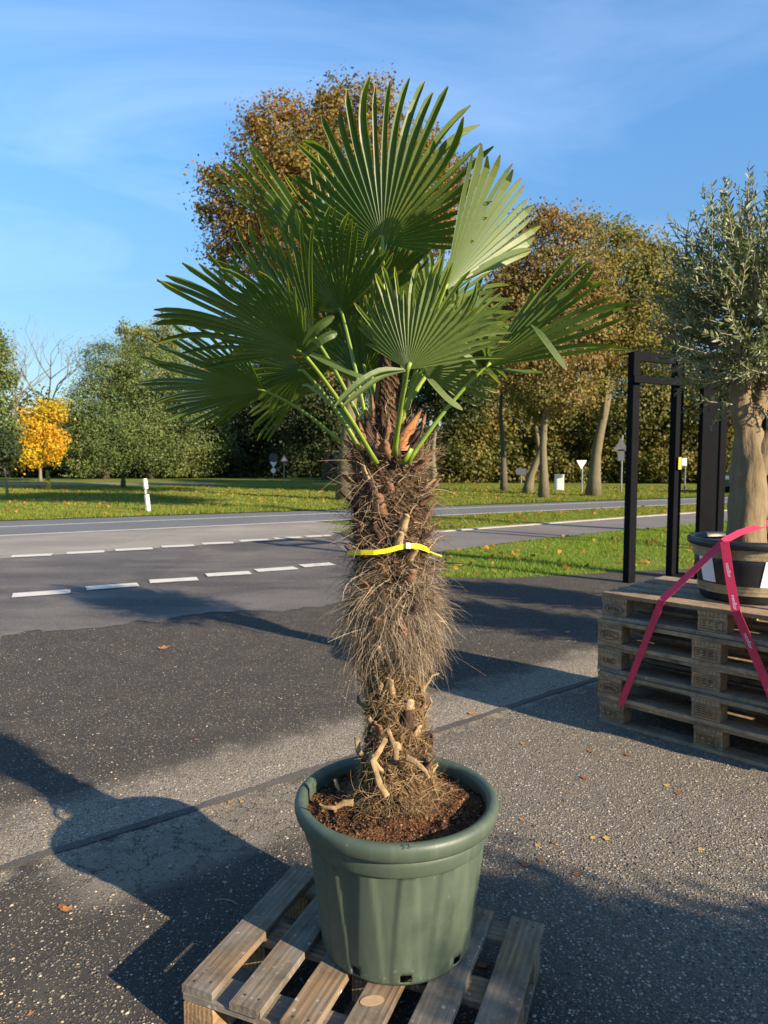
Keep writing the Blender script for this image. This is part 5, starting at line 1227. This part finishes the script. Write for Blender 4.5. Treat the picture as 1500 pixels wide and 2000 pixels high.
rail(A(1270, 700, 8.8).z, 0.115, -0.03, -0.03, 0.0); rail(A(1270, 746, 8.8).z, 0.085, 0.11, 0.02, -0.085)
mb = MB(); mb.box((b2.x + 0.07, b2.y - 0.02, 0.03), (0.22, 0.16, 0.05), 0.005); mb.build('foot_plate', BT, fr)
st = A(1328, 905, b2.y - 0.075); mb = MB(); mb.box(st, (0.05, 0.006, 0.15), 0.0, Matrix.Rotation(R(22), 3, 'Z')); mb.build('sticker', m_simple('yellow_sticker', (0.55, 0.33, 0.02), 0.5, 0.4, 0.3, 60), fr)
for (u, v, tv, w, d, rz, lab) in [(1374, 1132, 690, 0.21, 0.09, 6, 'widest black timber post left of the olive trunk'), (1402, 1075, 720, 0.115, 0.10, 10, 'slim black timber post close beside the olive trunk'), (1487, 1075, 700, 0.10, 0.10, 10, 'black timber post half hidden behind the olive trunk')]:
    mb, b_, h_ = post_at(u, v, tv, w, d, R(rz)); o = mb.build('timber_post', BT); tag(o, lab, 'post', 'single black timber posts')

# ------------------------------------------------------------------ roadside furniture
STEEL = m_simple('galvanised_steel', (0.2, 0.21, 0.22), 0.45, 0.5, 0.15, 8, metallic=0.6)
WHITE = m_simple('white_plastic', (0.78, 0.78, 0.76), 0.45, 0.4, 0.08, 8)
BLACKP = m_simple('black_band', (0.015, 0.015, 0.017), 0.5, 0.4, 0.1, 8)
REDP = m_simple('sign_red', (0.48, 0.03, 0.025), 0.5, 0.4, 0.12, 8)
BLUEP = m_simple('sign_blue', (0.03, 0.09, 0.30), 0.5, 0.4, 0.12, 8)
GREYP = m_simple('sign_back', (0.06, 0.065, 0.075), 0.5, 0.4, 0.12, 8)
dl = G(290, 999); dlm = empty('delineator_post', dl); tag(dlm, 'white roadside marker post with black band on the lawn', 'marker post')
HB = A(283, 935, dl.y).z
def dpost(z0, z1, mat, nm, grow=0.0):
    mb = MB(); rows = []
    sh_ = [(-0.06, -0.02), (0.0, -0.055), (0.06, -0.02), (0.06, 0.03), (-0.06, 0.03)]
    vs = []
    for z in np.linspace(z0, z1, 5):
        k = 1 - 0.10 * z; lean = -0.085 * z
        cap_ = 1.0 if z < HB - 0.06 else 0.85
        vs += [((x * k * cap_ + (grow if x > 0 else -grow if x < 0 else 0)) + lean, y * k * cap_ + (grow if y > 0 else -grow), z) for x, y in sh_]
    fs = [(i * 5 + k, i * 5 + (k + 1) % 5, (i + 1) * 5 + (k + 1) % 5, (i + 1) * 5 + k) for i in range(4) for k in range(5)] + [(4, 3, 2, 1, 0), tuple(20 + k for k in range(5))]
    mb.add(vs, fs); return mb.build(nm, mat, dlm, False, False)
dpost(0.0, HB * 0.52, WHITE, 'shaft'); dpost(HB * 0.521, HB * 0.70, BLACKP, 'black_band', 0.002); dpost(HB * 0.701, HB, WHITE, 'shaft')
mb = MB(); mb.box((-0.085 * HB * 0.61, -0.062, HB * 0.61), (0.045, 0.006, 0.12), 0.001); mb.build('reflector', m_simple('reflector', (0.6, 0.6, 0.58), 0.2, 0.5, 0.05), dlm, False, False)
def ngon(n, r, rot=0.0): return [(r * math.cos(2 * math.pi * k / n + rot), r * math.sin(2 * math.pi * k / n + rot)) for k in range(n)]
def plate(name, shape, c, mat, parent, yo=0.0, th=0.006):
    mb = MB(); n = len(shape); vs = [(c.x + x, c.y + yo - th / 2, c.z + z) for x, z in shape] + [(c.x + x, c.y + yo + th / 2, c.z + z) for x, z in shape]
    mb.add(vs, [tuple(range(n)), tuple(reversed(range(n, 2 * n)))] + [(k, n + k, n + (k + 1) % n, (k + 1) % n) for k in range(n)]); return mb.build(name, mat, parent)
def sign(label, u, base_v, top_v, plates, pr=0.035, name='road_sign'):
    b = G(u, base_v); root = empty(name, b); tag(root, label, 'sign', 'road signs')
    H = A(u, top_v, b.y).z; mb = MB(); mb.tube([(b.x, b.y, 0), (b.x, b.y, H)], pr, 8); mb.build('post', STEEL, root)
    s = b.y / FPX
    for (kind, v, size, mat) in plates:
        c = A(u, v, b.y - pr - 0.006); r = size * s
        shp = {'disc': ngon(20, r), 'oct': ngon(8, r, R(22.5)), 'tri': ngon(3, r * 1.15, R(90)), 'yield': ngon(3, r * 1.15, R(-90)), 'rect': [(-r, -r * .6), (r, -r * .6), (r, r * .6), (-r, r * .6)], 'tall': [(-r * .6, -r), (r * .6, -r), (r * .6, r), (-r * .6, r)]}[kind]
        p = plate('sign_plate', shp, c, mat[0], root)
        if len(mat) > 1:
            k = 0.66; plate('sign_face', [(x * k, z * k) for x, z in shp], c, mat[1], p, -0.008)
    return root
sign('red round road sign left of the row of far signs', 458, 932, 884, [('disc', 893, 11, (REDP, m_simple('sign_red_dark', (0.20, 0.03, 0.03), 0.5, 0.4, 0.1)))])
sign('grey triangular sign seen from behind, next to the red round sign', 491, 930, 886, [('tri', 893, 9, (GREYP,))])
sign('tall bare grey pole among the far signs', 504, 932, 864, [], 0.06, 'sign_pole')
sign('grey round sign with small white plates below', 534, 935, 887, [('disc', 894, 9, (GREYP,)), ('yield', 906, 7, (WHITE,)), ('disc', 919, 5, (WHITE,))])
sign('small red and white warning triangle sign on the lawn edge', 555, 943, 888, [('tri', 897, 9, (REDP, WHITE))])
sign('thin sign post with dark plate in front of the bush', 590, 932, 890, [('rect', 897, 5, (BLACKP,))])
sign('blue and white sign just left of the palm trunk', 648, 936, 890, [('tall', 899, 8, (BLUEP,)), ('tall', 890, 4, (WHITE,))])
sign('white yield triangle sign beside the thick forking trunk', 1136, 962, 900, [('yield', 905, 10, (WHITE,))])
sign('grey warning sign seen from behind left of the timber frame', 1213, 962, 850, [('tri', 872, 15, (GREYP,)), ('tall', 889, 11, (GREYP,))])
sign('low grey board sign beside the leaning trunk', 1018, 945, 916, [('rect', 921, 10, (GREYP,))])
sign('small white sign right of the second black post', 1337, 958, 893, [('tall', 902, 7, (WHITE,))])
cb = G(1092, 958); cab = empty('utility_cabinet', cb); tag(cab, 'white utility cabinet standing between the tree trunks', 'cabinet')
s = cb.y / FPX; mb = MB(); mb.box((cb.x, cb.y, 15 * s), (17 * s, 11 * s, 30 * s), 0.01, Matrix.Rotation(R(-18), 3, 'Z')); mb.build('body', WHITE, cab)
mb = MB(); mb.box((cb.x, cb.y, 30.6 * s), (19 * s, 13 * s, 1.2 * s), 0.006, Matrix.Rotation(R(-18), 3, 'Z')); mb.build('lid', WHITE, cab)
# slim clipped shrubs / stakes on the lawn
for (u, v, tv, lab) in [(94, 957, 922, 'slim green columnar shrub on the lawn before the yellow tree'), (241, 953, 924, 'slim green columnar shrub on the lawn before the pines')]:
    b = G(u, v); H = A(u, tv, b.y).z; rt = empty('columnar_shrub', b); tag(rt, lab, 'shrub', 'slim shrubs on the far lawn')
    mb = MB(); mb.tube([(b.x, b.y, 0), (b.x, b.y, H * 0.8)], [0.03, 0.015], 6); mb.build('stem', BKD, rt)
    n = 900; zz = rng.random(n) * H; rad = 0.13 * np.sqrt(rng.random(n)) * (1 - 0.5 * zz / H); an = rng.uniform(0, 6.28, n)
    vv, ff = leaf_quads(np.stack([b.x + rad * np.cos(an), b.y + rad * np.sin(an), zz + 0.05], 1), 0.09, 0.5); link('foliage', mesh_np('foliage', vv, ff), LF_E, rt)
# parked car, only its front corner shows at the right picture edge
car = empty('parked_car', A(1700, 968, 28.5) * 1.0); car.location.z = 0.02; cz = 0.02
tag(car, 'dark grey car at the far right picture edge on the road', 'car')
cx0 = A(1487, 960, 28.5).x; cy0 = 28.5; dirv = Vector((0.8, 0.6, 0)); sdv_ = Vector((-0.6, 0.8, 0))
CARP = m_simple('car_paint', (0.035, 0.037, 0.042), 0.25, 0.6, 0.05, 2); GLS = m_simple('car_glass', (0.02, 0.024, 0.028), 0.08, 0.6, 0.02, 2)
def cp(x, y, z): return Vector((cx0, cy0, 0.014)) + dirv * x + sdv_ * y + Vector((0, 0, z))
prof_c = [(0.0, 0.32), (0.02, 0.62), (0.15, 0.78), (1.05, 0.92), (1.75, 1.38), (2.9, 1.42), (3.7, 1.05), (4.15, 0.95), (4.25, 0.55), (4.22, 0.30), (3.6, 0.22), (0.5, 0.22)]
mb = MB(); n = len(prof_c); vs = []
for y, k in ((0.0, 0.0), (0.12, 1.0), (1.62, 1.0), (1.74, 0.0)):
    for (x, z) in prof_c: vs.append(cp(x, y + (0.10 * max(0, z - 0.9) * (1 if y < 0.8 else -1)), z - (0.03 if k == 0 else 0)))
mb.add(vs, [tuple(range(n)), tuple(reversed([3 * n + i for i in range(n)]))] + [(j * n + i, j * n + (i + 1) % n, (j + 1) * n + (i + 1) % n, (j + 1) * n + i) for j in range(3) for i in range(n)]); mb.build('body', CARP, car)
for x in (0.78, 3.4):
    for y in (0.02, 1.72):
        mb = MB(); pts = [cp(x, y - 0.09, 0.31), cp(x, y + 0.09, 0.31)]; mb.tube(pts, 0.31, 18); w_ = mb.build('wheel', BLACKP, car)
        mb = MB(); mb.tube([cp(x, y - 0.095, 0.31), cp(x, y + 0.095, 0.31)], 0.18, 14); mb.build('rim', STEEL, w_)
for y in (0.3, 1.44): mb = MB(); mb.box(cp(0.02, y, 0.68), (0.06, 0.32, 0.14), 0.01, Matrix.Rotation(math.atan2(.6, .8), 3, 'Z')); mb.build('headlight', WHITE, car)
mb = MB(); mb.box(cp(-0.012, 0.87, 0.5), (0.02, 0.9, 0.10), 0.004, Matrix.Rotation(math.atan2(.6, .8), 3, 'Z')); mb.build('grille', STEEL, car)
mb = MB(); mb.add([cp(1.12, 0.2, 0.965), cp(1.12, 1.54, 0.965), cp(1.72, 1.45, 1.372), cp(1.72, 0.29, 1.372)], [(0, 1, 2, 3)])
for v in mb.v: v += (-dirv * 0.02 + Vector((0, 0, 0.015)))
mb.build('windscreen', GLS, car)
mb = MB(); mb.add([cp(1.25, 0.0, 0.98), cp(3.5, 0.0, 1.02), cp(2.85, 0.035, 1.33), cp(1.8, 0.035, 1.31)], [(0, 1, 2, 3)]); mb.build('side_window', GLS, car)

# ------------------------------------------------------------------ loose stones on the yard, fallen leaves, twig
n = 60000; Yd = 1.35 + (6.2 - 1.35) * rng.random(n) ** 1.5; X = rng.uniform(-0.6, 0.6, n) * Yd * 1.02
q = X * SEAM_N.x + Yd * SEAM_N.y; al = X * 0.78 + Yd * 0.626
keepp = np.clip(0.42 + 0.5 * ((al > 1.3) & (q < 2.8)) + 0.2 * np.sin(X * 3.1 + 1) * np.sin(Yd * 2.3), 0.05, 1) * np.where(abs(q - SEAM_Q) < 0.035, 0.1, 1.0)
k = rng.random(n) < keepp; X, Yd = X[k], Yd[k]; n = len(X)
sz = np.clip(rng.gamma(2.6, 0.0011, n), 0.0008, 0.008); v, f = rocks(np.stack([X, Yd, 0.0045 + sz * 0.05], 1), sz, 0.5)
M = Mat('grit'); c = M.ramp(M.island(), [(0.0, (0.05, 0.049, 0.048)), (0.35, (0.12, 0.108, 0.095)), (0.6, (0.20, 0.165, 0.12)), (0.8, (0.28, 0.24, 0.185)), (0.93, (0.36, 0.27, 0.17)), (1.0, (0.44, 0.40, 0.34))])
o = link('asphalt_grit', mesh_np('asphalt_grit', v, f), M.out(M.bsdf(c, 0.75, 0.3))); tag(o, 'small stones standing proud of the rough yard asphalt', 'grit', None, 'stuff')
FL = [m_simple('fallen_leaf_brown', (0.24, 0.09, 0.035), 0.7, 0.3, 0.4, 60), m_simple('fallen_leaf_orange', (0.40, 0.17, 0.05), 0.7, 0.3, 0.4, 60), m_simple('fallen_leaf_yellow', (0.50, 0.33, 0.07), 0.7, 0.3, 0.3, 60)]
def leaf_shape(rn):
    n = 14; vs = [(0, 0, 0.004)]; 
    for k in range(n):
        a = 2 * math.pi * k / n; r = 0.5 * (0.75 + 0.35 * math.cos(5 * a) * 0.6 + rn.uniform(-.08, .08)); x, y = r * math.cos(a), r * 0.75 * math.sin(a); vs.append((x, y, 0.02 + 0.5 * (y * y) * rn.uniform(.4, 1.4) + 0.25 * x * x))
    return vs, [(0, 1 + k, 1 + (k + 1) % n) for k in range(n)]
lrn = random.Random(3); spots = [(320, 1266, 1, 30), (130, 1776, 1, 28), (120, 1771, 0, 18), (922, 1394, 1, 20), (1022, 1453, 1, 16), (1155, 1468, 0, 18), (1227, 1475, 0, 18), (1143, 1520, 0, 20), (1325, 1550, 0, 18), (1020, 1601, 1, 14), (1025, 1688, 0, 26), (1055, 1680, 0, 16), (1127, 1708, 0, 20), (1185, 1638, 2, 20), (1158, 1637, 2, 16), (1050, 1652, 2, 14), (1083, 1647, 0, 16), (450, 1568, 1, 14), (472, 1566, 2, 10), (1368, 1659, 2, 16), (940, 1885, 0, 26), (1210, 1805, 0, 12), (1302, 1535, 2, 14), (385, 1445, 0, 14), (60, 1980, 1, 16), (1155, 1415, 1, 12), (900, 1105, 2, 30), (1108, 1235, 1, 16)]
LEAFLAB = ['orange leaf on the dark asphalt far left of the palm trunk', 'orange leaf beside the pot shadow at the left picture edge', 'brown leaf touching the orange leaf at the left picture edge',
    'orange leaf on the joint just right of the palm trunk', 'orange leaf closest below the stack shadow', 'brown leaf in the sun left below the pallet stack', 'brown leaf in the sun right below the pallet stack',
    'brown leaf midway between pot rim and pallet stack', 'brown leaf furthest right on the sunlit asphalt', 'orange leaf closest to the pot rim on its right', 'largest brown leaf right of the green pot',
    'brown leaf right beside the largest brown leaf', 'brown leaf at the edge of the lower right shade', 'larger of two neighbouring yellow leaves right of the pot', 'smaller of two neighbouring yellow leaves right of the pot',
    'yellow leaf close to the right side of the pot', 'brown leaf between the pot and the two yellow leaves', 'orange leaf on the joint left of the pot', 'tiny yellow leaf on the joint left of the pot', 'yellow leaf lying alone at the far right of the yard',
    'reddish brown leaf seen between the pallet boards', 'tiny brown leaf in the shade right of the foreground pallet', 'yellow leaf high up near the pallet stack', 'small brown leaf on the asphalt behind the pot shadow', 'orange leaf in the lower left picture corner',
    'orange leaf beside the foot of the pallet stack', 'large yellow leaf on the lawn edge right of the palm trunk', 'orange leaf in the olive shade left of the pallet stack']
for (u, v_, m_, sp), lab in zip(spots, LEAFLAB):
    p = G(u, v_, 0.006); d_ = p.y + 0.4; s = sp * d_ / FPX; vs, fs = leaf_shape(lrn); a = lrn.uniform(0, 6.28)
    vs = [((x * math.cos(a) - y * math.sin(a)) * s, (x * math.sin(a) + y * math.cos(a)) * s, z * s) for x, y, z in vs]
    o = link('fallen_leaf', mesh('fallen_leaf', vs, fs, True), FL[m_]); o.location = p
    tag(o, lab, 'leaf', 'fallen leaves on the yard')
mb = MB(); mb.tube([G(420, 1757, .008), G(438, 1756, .010), G(455, 1760, .009), G(462, 1766, .008)], [0.0012, 0.0018, 0.0016, 0.001], 6)
o = mb.build('twig', BOOT[2]); tag(o, 'thin dry twig on the asphalt left of the foreground pallet', 'twig')
